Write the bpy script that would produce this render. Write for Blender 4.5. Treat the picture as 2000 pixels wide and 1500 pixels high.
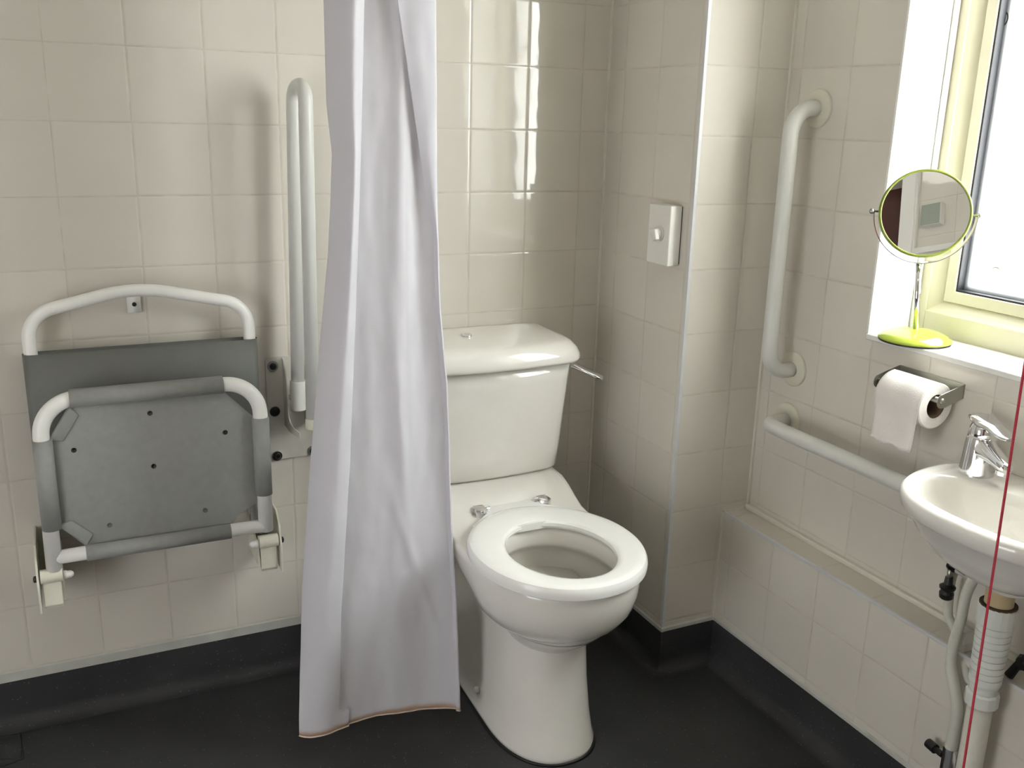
import bpy, bmesh, math, random
from mathutils import Vector, Matrix, noise
random.seed(7)
PI = math.pi
for o in list(bpy.data.objects): bpy.data.objects.remove(o)
scn = bpy.context.scene
COL = scn.collection

# ------------------------------------------------------------------ camera
cam_data = bpy.data.cameras.new('camera')
cam = bpy.data.objects.new('camera', cam_data)
COL.objects.link(cam)

vx = Vector((0.90326, -0.42838, 0.02466)).normalized()
fw = Vector((0.41863, 0.86732, -0.26928)).normalized()
vx = (vx - fw * vx.dot(fw)).normalized()
up = vx.cross(fw).normalized()
cam.matrix_world = Matrix(((vx.x, up.x, -fw.x, 0.13833), (vx.y, up.y, -fw.y, -2.15243), (vx.z, up.z, -fw.z, 1.35011), (0, 0, 0, 1)))
cam_data.sensor_width = 36.0
cam_data.lens = 1858.8 / 2000 * 36.0
cam_data.clip_start = 0.02
scn.camera = cam

# ------------------------------------------------------------------ world, light, exposure
SKY = 20.5
DPY = -1.50
scn.view_settings.view_transform = 'Standard'
scn.view_settings.look = 'None'
scn.view_settings.gamma = 1.0
scn.view_settings.use_curve_mapping = False
scn.view_settings.exposure = 0.25
w = bpy.data.worlds.new('overcast_sky'); scn.world = w; w.use_nodes = True
nt = w.node_tree; nt.nodes.clear()
wo = nt.nodes.new('ShaderNodeOutputWorld'); wb = nt.nodes.new('ShaderNodeBackground')
tc = nt.nodes.new('ShaderNodeTexCoord'); sx = nt.nodes.new('ShaderNodeSeparateXYZ'); rp = nt.nodes.new('ShaderNodeValToRGB')
nt.links.new(tc.outputs['Generated'], sx.inputs[0])
mr = nt.nodes.new('ShaderNodeMapRange'); mr.inputs[1].default_value = -1; mr.inputs[2].default_value = 1
nt.links.new(sx.outputs[2], mr.inputs[0]); nt.links.new(mr.outputs[0], rp.inputs[0])
rp.color_ramp.elements[0].position = 0.40; rp.color_ramp.elements[0].color = (0.62, 0.60, 0.56, 1)
rp.color_ramp.elements[1].position = 0.56; rp.color_ramp.elements[1].color = (0.96, 0.98, 1.0, 1)
nt.links.new(rp.outputs[0], wb.inputs[0]); wb.inputs[1].default_value = SKY
nt.links.new(wb.outputs[0], wo.inputs[0])

def light(name, kind, loc, energy, size=None, rot=None, color=(1, 1, 1), size_y=None, portal=False):
    d = bpy.data.lights.new(name, kind); d.energy = energy; d.color = color
    if kind == 'AREA':
        d.size = size
        if size_y: d.shape = 'RECTANGLE'; d.size_y = size_y
        if portal: d.cycles.is_portal = True
    elif size: d.shadow_soft_size = size
    o = bpy.data.objects.new(name, d); COL.objects.link(o); o.location = loc
    if rot: o.rotation_euler = rot
    return o
light('window_portal', 'AREA', (1.97, -1.10, 1.53), 1, 1.16, (0, PI / 2, 0), size_y=.82, portal=True)

light('fill_door_portal', 'AREA', (-1.13, DPY, .72), 1, 1.06, (0, -PI / 2, 0), size_y=.80, portal=True)  # portal of the added, unseen side door that supplies fill

# ------------------------------------------------------------------ materials
def new_mat(name):
    m = bpy.data.materials.new(name); m.use_nodes = True
    return m, m.node_tree, m.node_tree.nodes['Principled BSDF']
def N(nt, t, **k):
    n = nt.nodes.new(t)
    for a, b in k.items(): setattr(n, a, b)
    return n
def math_(nt, op, a, b=None, c=None):
    n = N(nt, 'ShaderNodeMath', operation=op)
    for i, v in enumerate((a, b, c)):
        if v is None: continue
        if isinstance(v, (int, float)): n.inputs[i].default_value = v
        else: nt.links.new(v, n.inputs[i])
    return n.outputs[0]
def simple(name, col, rough=0.4, metal=0.0, noise_amt=0.06, nscale=40.0, bump=0.0, bscale=300.0, coat=0.0, spec=0.5):
    m, nt, p = new_mat(name)
    t = N(nt, 'ShaderNodeTexCoord'); nz = N(nt, 'ShaderNodeTexNoise'); nz.inputs['Scale'].default_value = nscale
    nt.links.new(t.outputs['Object'], nz.inputs['Vector'])
    mx = N(nt, 'ShaderNodeMix', data_type='RGBA')
    mx.inputs[6].default_value = tuple(c * (1 - noise_amt) for c in col) + (1,)
    mx.inputs[7].default_value = tuple(min(1, c * (1 + noise_amt)) for c in col) + (1,)
    nt.links.new(nz.outputs[0], mx.inputs[0]); nt.links.new(mx.outputs[2], p.inputs['Base Color'])
    p.inputs['Roughness'].default_value = rough; p.inputs['Metallic'].default_value = metal
    p.inputs['Coat Weight'].default_value = coat; p.inputs['Specular IOR Level'].default_value = spec
    if bump:
        n2 = N(nt, 'ShaderNodeTexNoise'); n2.inputs['Scale'].default_value = bscale; nt.links.new(t.outputs['Object'], n2.inputs['Vector'])
        b = N(nt, 'ShaderNodeBump'); b.inputs['Strength'].default_value = bump; b.inputs['Distance'].default_value = 0.001
        nt.links.new(n2.outputs[0], b.inputs['Height']); nt.links.new(b.outputs[0], p.inputs['Normal'])
    return m

TILE = (0.67, 0.63, 0.56); GROUT = (0.57, 0.53, 0.455)
def tile_mat(name, au, ou, pu, av, ov, pv, seed=0.0, gw=0.0026, tile=TILE, grout=GROUT, rough=0.03, tilt=0.006):
    """glazed square wall tiles: joints every pu along axis au (offset ou) and every pv along av"""
    m, nt, p = new_mat(name)
    t = N(nt, 'ShaderNodeTexCoord'); s = N(nt, 'ShaderNodeSeparateXYZ'); nt.links.new(t.outputs['Object'], s.inputs[0])
    def grid(ax, off, pit):
        v = math_(nt, 'DIVIDE', math_(nt, 'SUBTRACT', s.outputs['XYZ'.index(ax)], off), pit)
        v = math_(nt, 'ADD', v, 0.0)
        fl = math_(nt, 'FLOOR', v); fr = math_(nt, 'SUBTRACT', v, fl)
        d = math_(nt, 'MULTIPLY', math_(nt, 'MINIMUM', fr, math_(nt, 'SUBTRACT', 1.0, fr)), pit)   # metres to nearest joint
        return fl, fr, d
    fu, ru, du = grid(au, ou, pu); fv, rv, dv = grid(av, ov, pv)
    d = math_(nt, 'MINIMUM', du, dv)
    mrn = N(nt, 'ShaderNodeMapRange'); mrn.inputs[1].default_value = gw * 0.35; mrn.inputs[2].default_value = gw * 0.75
    nt.links.new(d, mrn.inputs[0]); face = mrn.outputs[0]
    cb = N(nt, 'ShaderNodeCombineXYZ'); nt.links.new(fu, cb.inputs[0]); nt.links.new(fv, cb.inputs[1]); cb.inputs[2].default_value = seed
    wn = N(nt, 'ShaderNodeTexWhiteNoise', noise_dimensions='3D'); nt.links.new(cb.outputs[0], wn.inputs['Vector'])
    sc = N(nt, 'ShaderNodeSeparateColor'); nt.links.new(wn.outputs['Color'], sc.inputs[0])
    # colour: small tile-to-tile difference plus soft mottling
    nz = N(nt, 'ShaderNodeTexNoise'); nz.inputs['Scale'].default_value = 9.0; nz.inputs['Detail'].default_value = 3
    nt.links.new(t.outputs['Object'], nz.inputs['Vector'])
    val = math_(nt, 'ADD', math_(nt, 'MULTIPLY', math_(nt, 'SUBTRACT', sc.outputs[2], 0.5), 0.05), math_(nt, 'ADD', 0.97, math_(nt, 'MULTIPLY', nz.outputs[0], 0.06)))
    hs = N(nt, 'ShaderNodeHueSaturation'); hs.inputs['Color'].default_value = tile + (1,); nt.links.new(val, hs.inputs['Value'])
    gn = N(nt, 'ShaderNodeTexNoise'); gn.inputs['Scale'].default_value = 25.0; nt.links.new(t.outputs['Object'], gn.inputs['Vector'])
    gm = N(nt, 'ShaderNodeMix', data_type='RGBA'); gm.inputs[6].default_value = tuple(c * 0.75 for c in grout) + (1,); gm.inputs[7].default_value = tuple(c * 1.25 for c in grout) + (1,)
    nt.links.new(gn.outputs[0], gm.inputs[0])
    mx = N(nt, 'ShaderNodeMix', data_type='RGBA'); nt.links.new(face, mx.inputs[0]); nt.links.new(gm.outputs[2], mx.inputs[6]); nt.links.new(hs.outputs[0], mx.inputs[7])
    nt.links.new(mx.outputs[2], p.inputs['Base Color'])
    ro = math_(nt, 'ADD', math_(nt, 'MULTIPLY', math_(nt, 'SUBTRACT', 1.0, face), 0.6), rough)
    nt.links.new(ro, p.inputs['Roughness']); p.inputs['Specular IOR Level'].default_value = 0.5
    # bump: joint sunk, edge pillowed, each tile tilted a hair its own way, faint waviness
    pil = N(nt, 'ShaderNodeMapRange', interpolation_type='SMOOTHSTEP'); pil.inputs[1].default_value = 0.0; pil.inputs[2].default_value = 0.005
    nt.links.new(d, pil.inputs[0])
    h = math_(nt, 'MULTIPLY', pil.outputs[0], 0.0005)
    tu = math_(nt, 'MULTIPLY', math_(nt, 'SUBTRACT', sc.outputs[0], 0.5), math_(nt, 'MULTIPLY', ru, pu * tilt))
    tv = math_(nt, 'MULTIPLY', math_(nt, 'SUBTRACT', sc.outputs[1], 0.5), math_(nt, 'MULTIPLY', rv, pv * tilt))
    wv = N(nt, 'ShaderNodeTexNoise'); wv.inputs['Scale'].default_value = 14.0; wv.inputs['Detail'].default_value = 1; nt.links.new(t.outputs['Object'], wv.inputs['Vector'])
    h = math_(nt, 'ADD', h, math_(nt, 'ADD', tu, tv)); h = math_(nt, 'ADD', h, math_(nt, 'MULTIPLY', wv.outputs[0], 0.00045))
    b = N(nt, 'ShaderNodeBump'); b.inputs['Strength'].default_value = 1.0; b.inputs['Distance'].default_value = 1.0
    nt.links.new(h, b.inputs['Height']); nt.links.new(b.outputs[0], p.inputs['Normal'])
    return m

VR = 0.148; Z0 = 1.470
M = {}
M['tile_back'] = tile_mat('glazed_tile_back', 'X', 0.0, 0.15, 'Z', Z0, VR, 1)
M['tile_side'] = tile_mat('glazed_tile_side', 'Y', -0.224, 0.15, 'Z', Z0, VR, 2)
M['tile_front'] = tile_mat('glazed_tile_pier', 'X', 1.572, 0.15, 'Z', Z0, VR, 3)
M['tile_right'] = tile_mat('glazed_tile_right', 'Y', -0.426, 0.15, 'Z', Z0, VR, 4)
M['tile_ledge'] = tile_mat('glazed_tile_ledge', 'Y', -0.430, 0.15, 'Z', Z0 - VR * 8, VR, 5)
M['tile_ledgetop'] = tile_mat('glazed_tile_ledgetop', 'Y', -0.426, 0.15, 'X', 1.2, 1.0, 6)
M['tile_left'] = tile_mat('glazed_tile_left', 'Y', 0.0, 0.15, 'Z', Z0, VR, 7)
M['reveal'] = simple('glazed_white_reveal', (0.80, 0.79, 0.75), 0.15)
M['white_paint'] = simple('white_ceiling_paint', (0.78, 0.77, 0.73), 0.7)
M['ceramic'] = simple('white_vitreous_china', (0.80, 0.775, 0.72), 0.07, noise_amt=0.02, coat=0.3)
M['seat_plastic'] = simple('white_seat_plastic', (0.90, 0.89, 0.86), 0.16, noise_amt=0.01)
M['white_tube'] = simple('white_coated_tube', (0.88, 0.87, 0.83), 0.28, noise_amt=0.03, bump=0.15, bscale=250)
M['rail_tube'] = simple('offwhite_rail_tube', (0.66, 0.66, 0.62), 0.35, noise_amt=0.03, bump=0.1)
M['cream'] = simple('cream_bracket_enamel', (0.74, 0.72, 0.60), 0.3)
M['rail_plate'] = simple('offwhite_bracket_enamel', (0.60, 0.58, 0.52), 0.35)
M['flange'] = simple('ivory_flange_plastic', (0.66, 0.645, 0.53), 0.35)
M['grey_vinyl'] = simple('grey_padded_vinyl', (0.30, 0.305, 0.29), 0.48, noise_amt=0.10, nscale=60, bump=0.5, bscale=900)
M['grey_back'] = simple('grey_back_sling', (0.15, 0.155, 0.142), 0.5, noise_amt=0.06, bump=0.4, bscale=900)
M['dark_bolt'] = simple('blackened_steel', (0.03, 0.03, 0.028), 0.35, metal=0.6)
M['washer'] = simple('dull_grey_washer', (0.30, 0.31, 0.31), 0.4, metal=0.3)
M['black'] = simple('black_plastic', (0.012, 0.012, 0.012), 0.35)
M['chrome'] = simple('polished_chrome', (0.78, 0.78, 0.80), 0.06, metal=1.0, noise_amt=0.0)
M['brushed'] = simple('dull_satin_steel', (0.42, 0.42, 0.37), 0.32, metal=1.0)
M['mirror'] = simple('silvered_glass', (0.80, 0.80, 0.80), 0.0, metal=1.0, noise_amt=0.0)
M['lime'] = simple('lime_green_enamel', (0.42, 0.52, 0.06), 0.12, noise_amt=0.02, coat=0.5)
M['lime_rim'] = simple('lime_green_rim', (0.20, 0.24, 0.035), 0.3, noise_amt=0.02)
M['pvcu'] = simple('cream_window_frame', (0.72, 0.68, 0.50), 0.32, noise_amt=0.02)
M['gasket'] = simple('black_gasket', (0.02, 0.02, 0.025), 0.5)
M['spacer'] = simple('grey_glazing_spacer', (0.22, 0.235, 0.26), 0.5, noise_amt=0.12, nscale=20)
M['plastic_white'] = simple('white_plastic', (0.78, 0.76, 0.71), 0.3, noise_amt=0.01)
M['pvc_pipe'] = simple('white_pvc_pipe', (0.70, 0.72, 0.68), 0.3, noise_amt=0.03)
M['painted_pipe'] = simple('painted_copper_pipe', (0.62, 0.61, 0.54), 0.4, noise_amt=0.08, nscale=80, bump=0.4, bscale=120)
M['tan'] = simple('yellowed_plastic', (0.55, 0.44, 0.26), 0.35)
M['rust'] = simple('dark_brown_seal', (0.06, 0.04, 0.02), 0.6)
M['cord'] = simple('red_woven_cord', (0.50, 0.035, 0.06), 0.7, noise_amt=0.3, nscale=500)
M['silicone'] = simple('white_silicone', (0.72, 0.69, 0.60), 0.35)
M['corner_trim'] = simple('pale_plastic_trim', (0.60, 0.60, 0.60), 0.3)
M['cap_strip'] = simple('grubby_white_cap_strip', (0.50, 0.50, 0.46), 0.5, noise_amt=0.25, nscale=18)
M['paper'] = simple('white_tissue_paper', (0.82, 0.78, 0.74), 0.95, noise_amt=0.02, bump=0.7, bscale=400)
M['card'] = simple('brown_cardboard_core', (0.16, 0.10, 0.06), 0.9)
M['brown_door'] = simple('dark_red_brown_door', (0.07, 0.022, 0.014), 0.5, noise_amt=0.3, nscale=5)
M['orange'] = simple('orange_cloth', (0.55, 0.07, 0.01), 0.8)
M['weld'] = simple('dark_vinyl_weld', (0.008, 0.008, 0.008), 0.5)
M['front_shade'] = simple('alarm_front_shade', (0.30, 0.33, 0.28), 0.4)  # alarm box front, its shade put into the colour
M['ink'] = simple('dark_print', (0.05, 0.06, 0.05), 0.6)

def vinyl():
    m, nt, p = new_mat('dark_grey_safety_vinyl')
    t = N(nt, 'ShaderNodeTexCoord')
    v = N(nt, 'ShaderNodeTexVoronoi'); v.inputs['Scale'].default_value = 110; nt.links.new(t.outputs['Object'], v.inputs['Vector'])
    sp = math_(nt, 'LESS_THAN', v.outputs['Distance'], 0.16)
    sc = N(nt, 'ShaderNodeSeparateColor'); nt.links.new(v.outputs['Color'], sc.inputs[0])
    sp = math_(nt, 'MULTIPLY', sp, math_(nt, 'GREATER_THAN', sc.outputs[0], 0.72))
    nz = N(nt, 'ShaderNodeTexNoise'); nz.inputs['Scale'].default_value = 6; nz.inputs['Detail'].default_value = 6; nt.links.new(t.outputs['Object'], nz.inputs['Vector'])
    a = N(nt, 'ShaderNodeMix', data_type='RGBA'); a.inputs[6].default_value = (0.024, 0.0245, 0.026, 1); a.inputs[7].default_value = (0.055, 0.055, 0.056, 1)
    nt.links.new(nz.outputs[0], a.inputs[0])
    b = N(nt, 'ShaderNodeMix', data_type='RGBA'); nt.links.new(sp, b.inputs[0]); nt.links.new(a.outputs[2], b.inputs[6]); b.inputs[7].default_value = (0.11, 0.11, 0.11, 1)
    nt.links.new(b.outputs[2], p.inputs['Base Color'])
    p.inputs['Roughness'].default_value = 0.45; p.inputs['Specular IOR Level'].default_value = 0.25
    n2 = N(nt, 'ShaderNodeTexNoise'); n2.inputs['Scale'].default_value = 350; nt.links.new(t.outputs['Object'], n2.inputs['Vector'])
    bp = N(nt, 'ShaderNodeBump'); bp.inputs['Strength'].default_value = 0.25; bp.inputs['Distance'].default_value = 0.001
    nt.links.new(n2.outputs[0], bp.inputs['Height']); nt.links.new(bp.outputs[0], p.inputs['Normal'])
    return m
M['vinyl'] = vinyl()

def cloth():
    m, nt, p = new_mat('white_curtain_polyester')
    out = nt.nodes['Material Output']
    t = N(nt, 'ShaderNodeTexCoord'); s = N(nt, 'ShaderNodeSeparateXYZ'); nt.links.new(t.outputs['Object'], s.inputs[0])
    nz = N(nt, 'ShaderNodeTexNoise'); nz.inputs['Scale'].default_value = 22; nz.inputs['Detail'].default_value = 4; nt.links.new(t.outputs['Object'], nz.inputs['Vector'])
    edge = math_(nt, 'ADD', -0.006, math_(nt, 'MULTIPLY', nz.outputs[0], 0.020))
    k = N(nt, 'ShaderNodeMapRange', interpolation_type='SMOOTHSTEP'); nt.links.new(math_(nt, 'SUBTRACT', s.outputs[2], edge), k.inputs[0]); k.inputs[1].default_value = 0.0; k.inputs[2].default_value = 0.014
    mx = N(nt, 'ShaderNodeMix', data_type='RGBA'); nt.links.new(k.outputs[0], mx.inputs[0])
    mx.inputs[6].default_value = (0.72, 0.52, 0.38, 1); mx.inputs[7].default_value = (0.84, 0.825, 0.865, 1)
    nt.links.new(mx.outputs[2], p.inputs['Base Color']); p.inputs['Roughness'].default_value = 0.55
    p.inputs['Sheen Weight'].default_value = 0.2
    tr = N(nt, 'ShaderNodeBsdfTranslucent'); nt.links.new(mx.outputs[2], tr.inputs['Color'])
    ms = N(nt, 'ShaderNodeMixShader'); ms.inputs[0].default_value = 0.40
    nt.links.new(p.outputs[0], ms.inputs[1]); nt.links.new(tr.outputs[0], ms.inputs[2]); nt.links.new(ms.outputs[0], out.inputs[0])
    # fine weave and crumple
    w1 = N(nt, 'ShaderNodeTexWave', bands_direction='Z'); w1.inputs['Scale'].default_value = 260; nt.links.new(t.outputs['Object'], w1.inputs['Vector'])
    w2 = N(nt, 'ShaderNodeTexNoise'); w2.inputs['Scale'].default_value = 35; w2.inputs['Detail'].default_value = 5; nt.links.new(t.outputs['Object'], w2.inputs['Vector'])
    h = math_(nt, 'ADD', math_(nt, 'MULTIPLY', w1.outputs[0], 0.00008), math_(nt, 'MULTIPLY', w2.outputs[0], 0.0012))
    b = N(nt, 'ShaderNodeBump'); b.inputs['Strength'].default_value = 0.8; b.inputs['Distance'].default_value = 1.0
    nt.links.new(h, b.inputs['Height']); nt.links.new(b.outputs[0], p.inputs['Normal'])
    return m
M['curtain'] = cloth()

def pane_mat():
    m, nt, p = new_mat('patterned_obscure_glass')
    out = nt.nodes['Material Output']
    t = N(nt, 'ShaderNodeTexCoord')
    v = N(nt, 'ShaderNodeTexVoronoi', feature='F1'); v.inputs['Scale'].default_value = 26; nt.links.new(t.outputs['Object'], v.inputs['Vector'])
    ring = math_(nt, 'LESS_THAN', math_(nt, 'ABSOLUTE', math_(nt, 'SUBTRACT', v.outputs['Distance'], 0.38)), 0.035)
    v2 = N(nt, 'ShaderNodeTexNoise'); v2.inputs['Scale'].default_value = 5.0; nt.links.new(t.outputs['Object'], v2.inputs['Vector'])
    sp_ = N(nt, 'ShaderNodeSeparateXYZ'); nt.links.new(t.outputs['Object'], sp_.inputs[0])
    zz_ = math_(nt, 'GREATER_THAN', math_(nt, 'ABSOLUTE', math_(nt, 'SUBTRACT', sp_.outputs[2], 1.29)), 0.20)
    patch = math_(nt, 'MULTIPLY', zz_, math_(nt, 'GREATER_THAN', v2.outputs[0], 0.52))
    k = math_(nt, 'MULTIPLY', ring, patch)
    c = N(nt, 'ShaderNodeMix', data_type='RGBA'); nt.links.new(k, c.inputs[0]); c.inputs[6].default_value = (0.95, 0.97, 0.96, 1); c.inputs[7].default_value = (0.10, 0.085, 0.07, 1)
    tr = N(nt, 'ShaderNodeBsdfTransparent'); nt.links.new(c.outputs[2], tr.inputs[0])
    tl = N(nt, 'ShaderNodeBsdfTranslucent'); nt.links.new(c.outputs[2], tl.inputs[0])
    gl = N(nt, 'ShaderNodeBsdfGlossy'); gl.inputs['Roughness'].default_value = 0.05
    a = N(nt, 'ShaderNodeMixShader'); a.inputs[0].default_value = 0.35; nt.links.new(tr.outputs[0], a.inputs[1]); nt.links.new(tl.outputs[0], a.inputs[2])
    b = N(nt, 'ShaderNodeMixShader'); b.inputs[0].default_value = 0.05; nt.links.new(a.outputs[0], b.inputs[1]); nt.links.new(gl.outputs[0], b.inputs[2])
    nt.links.new(b.outputs[0], out.inputs[0])
    return m
M['pane'] = pane_mat()
def frost_mat():
    m, nt, p = new_mat('frosted_fill_glass'); out = nt.nodes['Material Output']  # glass of the added fill door, transmission set for the fill
    nz = N(nt, 'ShaderNodeTexNoise'); nz.inputs['Scale'].default_value = 60
    tr = N(nt, 'ShaderNodeBsdfTransparent'); tr.inputs[0].default_value = (.50, .50, .51, 1)
    tl = N(nt, 'ShaderNodeBsdfTranslucent'); tl.inputs[0].default_value = (.62, .62, .63, 1)
    a = N(nt, 'ShaderNodeMixShader'); a.inputs[0].default_value = .6; nt.links.new(tr.outputs[0], a.inputs[1]); nt.links.new(tl.outputs[0], a.inputs[2]); nt.links.new(a.outputs[0], out.inputs[0])
    return m
M['frost'] = frost_mat()
def water_mat():
    m, nt, p = new_mat('still_water')
    p.inputs['Base Color'].default_value = (0.42, 0.50, 0.38, 1); p.inputs['Roughness'].default_value = 0.02  # green-grey tint darkens the bowl in place of its shade
    p.inputs['Transmission Weight'].default_value = 0.75; p.inputs['IOR'].default_value = 1.33
    return m
M['water'] = water_mat()

# ------------------------------------------------------------------ helpers
def mesh_obj(name, bm, mat, parent=None, smooth=True, bevel=0, bseg=2, subsurf=0, auto=None, solid=0):
    bmesh.ops.recalc_face_normals(bm, faces=bm.faces)
    me = bpy.data.meshes.new(name); bm.to_mesh(me); bm.free()
    o = bpy.data.objects.new(name, me); COL.objects.link(o)
    if parent: o.parent = parent
    mats = mat if isinstance(mat, (list, tuple)) else [mat]
    for k in mats: me.materials.append(M[k] if isinstance(k, str) else k)
    if smooth:
        for f in me.polygons: f.use_smooth = True
        if auto is not None:
            try: me.set_sharp_from_angle(angle=auto)
            except Exception: pass
    if solid:
        s = o.modifiers.new('thickness', 'SOLIDIFY'); s.thickness = solid; s.offset = 0
    if bevel:
        b = o.modifiers.new('bevel', 'BEVEL'); b.width = bevel; b.segments = bseg; b.limit_method = 'ANGLE'; b.angle_limit = 0.6
        b.harden_normals = False
    if subsurf:
        s = o.modifiers.new('sub', 'SUBSURF'); s.levels = subsurf; s.render_levels = subsurf
    return o
def box(bm, x0, x1, y0, y1, z0, z1, mi=0):
    vs = [bm.verts.new((x, y, z)) for x in (x0, x1) for y in (y0, y1) for z in (z0, z1)]
    for f in ((0, 1, 3, 2), (4, 6, 7, 5), (0, 4, 5, 1), (2, 3, 7, 6), (0, 2, 6, 4), (1, 5, 7, 3)):
        bm.faces.new([vs[i] for i in f]).material_index = mi
    return bm
def BOX(*a):
    return box(bmesh.new(), *a)
def frame_of(t):
    t = t.normalized(); a = Vector((0, 0, 1)) if abs(t.z) < 0.9 else Vector((1, 0, 0))
    u = t.cross(a).normalized(); return u, t.cross(u).normalized()
def tube(bm, pts, r, n=20, cap=True, closed=False):
    pts = [Vector(p) for p in pts]; L = len(pts)
    rr = r if isinstance(r, (list, tuple)) else [r] * L
    tg = []
    for i in range(L):
        a = pts[(i - 1) % L] if (closed or i) else pts[i]; b = pts[(i + 1) % L] if (closed or i < L - 1) else pts[i]
        tg.append((b - a).normalized())
    u, v = frame_of(tg[0]); rings = []
    for i in range(L):
        if i:
            q = tg[i - 1].rotation_difference(tg[i]); u = (q @ u); u = (u - tg[i] * u.dot(tg[i])).normalized(); v = tg[i].cross(u)
        rings.append([bm.verts.new(pts[i] + (u * math.cos(2 * PI * k / n) + v * math.sin(2 * PI * k / n)) * rr[i]) for k in range(n)])
    m = L if closed else L - 1
    for i in range(m):
        a, b = rings[i], rings[(i + 1) % L]
        for k in range(n): bm.faces.new((a[k], a[(k + 1) % n], b[(k + 1) % n], b[k]))
    if cap and not closed:
        bm.faces.new(rings[0]); bm.faces.new(rings[-1])
    return bm
def fillet(pts, r, n=10):
    """round the corners of a polyline"""
    pts = [Vector(p) for p in pts]; out = [pts[0]]
    rs = r if isinstance(r, (list, tuple)) else [r] * (len(pts) - 2)
    for i in range(1, len(pts) - 1):
        p, a, b = pts[i], pts[i - 1], pts[i + 1]
        d1 = (a - p).normalized(); d2 = (b - p).normalized()
        ang = d1.angle(d2); t = rs[i - 1] / math.tan(ang / 2)
        t = min(t, (a - p).length * 0.49 if i > 1 else (a - p).length * 0.98, (b - p).length * 0.49 if i < len(pts) - 2 else (b - p).length * 0.98)
        R = t * math.tan(ang / 2)
        c = p + (d1 + d2).normalized() * (R / math.sin(ang / 2))
        s = p + d1 * t - c; e = p + d2 * t - c
        for k in range(n + 1):
            f = k / n; th = s.angle(e)
            v = (s * math.sin((1 - f) * th) + e * math.sin(f * th)) / math.sin(th)
            out.append(c + v)
    out.append(pts[-1]); return out
def lathe(bm, prof, c=(0, 0, 0), axis=(0, 0, 1), n=36, caps=True):
    """prof: list of (radius, height along axis)"""
    ax = Vector(axis).normalized(); u, v = frame_of(ax); c = Vector(c); rings = []
    for r, h in prof:
        rings.append([bm.verts.new(c + ax * h + (u * math.cos(2 * PI * k / n) + v * math.sin(2 * PI * k / n)) * max(r, 1e-5)) for k in range(n)])
    for a, b in zip(rings, rings[1:]):
        for k in range(n): bm.faces.new((a[k], a[(k + 1) % n], b[(k + 1) % n], b[k]))
    if caps: bm.faces.new(rings[0]); bm.faces.new(rings[-1])
    return bm
def loft(bm, secs, cap0=True, cap1=True):
    rings = [[bm.verts.new(p) for p in s] for s in secs]; n = len(rings[0])
    for a, b in zip(rings, rings[1:]):
        for k in range(n): bm.faces.new((a[k], a[(k + 1) % n], b[(k + 1) % n], b[k]))
    if cap0: bm.faces.new(rings[0])
    if cap1: bm.faces.new(rings[-1])
    return rings
def prism(bm, poly, d0, d1, axis='X'):
    """poly of 2D points extruded along axis from d0 to d1"""
    def P(a, b, d): return {'X': (d, a, b), 'Y': (a, d, b), 'Z': (a, b, d)}[axis]
    A = [bm.verts.new(P(a, b, d0)) for a, b in poly]; B = [bm.verts.new(P(a, b, d1)) for a, b in poly]; n = len(poly)
    bm.faces.new(A); bm.faces.new(B[::-1])
    for k in range(n): bm.faces.new((A[k], A[(k + 1) % n], B[(k + 1) % n], B[k]))
    return bm
def thing(name, label, cat, loc=(0, 0, 0), group=None):
    o = bpy.data.objects.new(name, None); COL.objects.link(o); o.empty_display_size = 0.02
    o.location = loc; o['label'] = label; o['category'] = cat
    if group: o['group'] = group
    return o
BASE = {}
def part(name, bm, mat, t, **k):
    """bm is in world coordinates; shift into its thing's space"""
    root = t
    off = Vector((0, 0, 0))
    while root is not None: off += root.location; root = root.parent
    bmesh.ops.translate(bm, verts=bm.verts, vec=-off)
    return mesh_obj(name, bm, mat, t, **k)
def struct(name, bm, mat, parent=None, **k):
    k.setdefault('smooth', False)
    o = mesh_obj(name, bm, mat, parent, **k)
    if parent is None: o['kind'] = 'structure'
    return o

XC, YB, XR, XL, ZL, ZF = 1.425, -0.391, 1.6625, 1.585, 0.413, 0.113
XLEFT, YFR, CEIL = -1.05, -2.45, 2.40
# ------------------------------------------------------------------ room shell
struct('floor', BOX(XLEFT - .15, XR + .3, YFR - .15, .15, -.08, 0), 'vinyl')
struct('ceiling', BOX(XLEFT - .15, XR + .3, YFR - .15, .15, CEIL, CEIL + .1), 'white_paint')
struct('wall_back', BOX(XLEFT - .15, XR + .3, 0, .15, 0, CEIL), 'tile_back')
bm = bmesh.new(); box(bm, XLEFT - .15, XLEFT, YFR, DPY - .44, 0, CEIL); box(bm, XLEFT - .15, XLEFT, DPY + .44, 0, 0, CEIL); box(bm, XLEFT - .15, XLEFT, DPY - .44, DPY + .44, 2.0, CEIL)
struct('wall_left', bm, 'tile_left')
dl = bpy.data.objects.new('added_fill_door', None); COL.objects.link(dl); dl['kind'] = 'structure'  # added frosted door out of view, brings low fill from the left
bm = bmesh.new(); X0_, X1_ = XLEFT - .10, XLEFT - .06
box(bm, X0_, X1_, DPY - .44, DPY - .40, .01, 2.0); box(bm, X0_, X1_, DPY + .40, DPY + .44, .01, 2.0); box(bm, X0_, X1_, DPY - .40, DPY + .40, .01, .08); box(bm, X0_, X1_, DPY - .40, DPY + .40, 1.20, 2.0)
mesh_obj('fill_door_frame', bm, 'plastic_white', dl, smooth=False)
mesh_obj('frosted_fill_pane', BOX(XLEFT - .084, XLEFT - .078, DPY - .40, DPY + .40, .08, 1.20), 'frost', dl, smooth=False)
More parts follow.
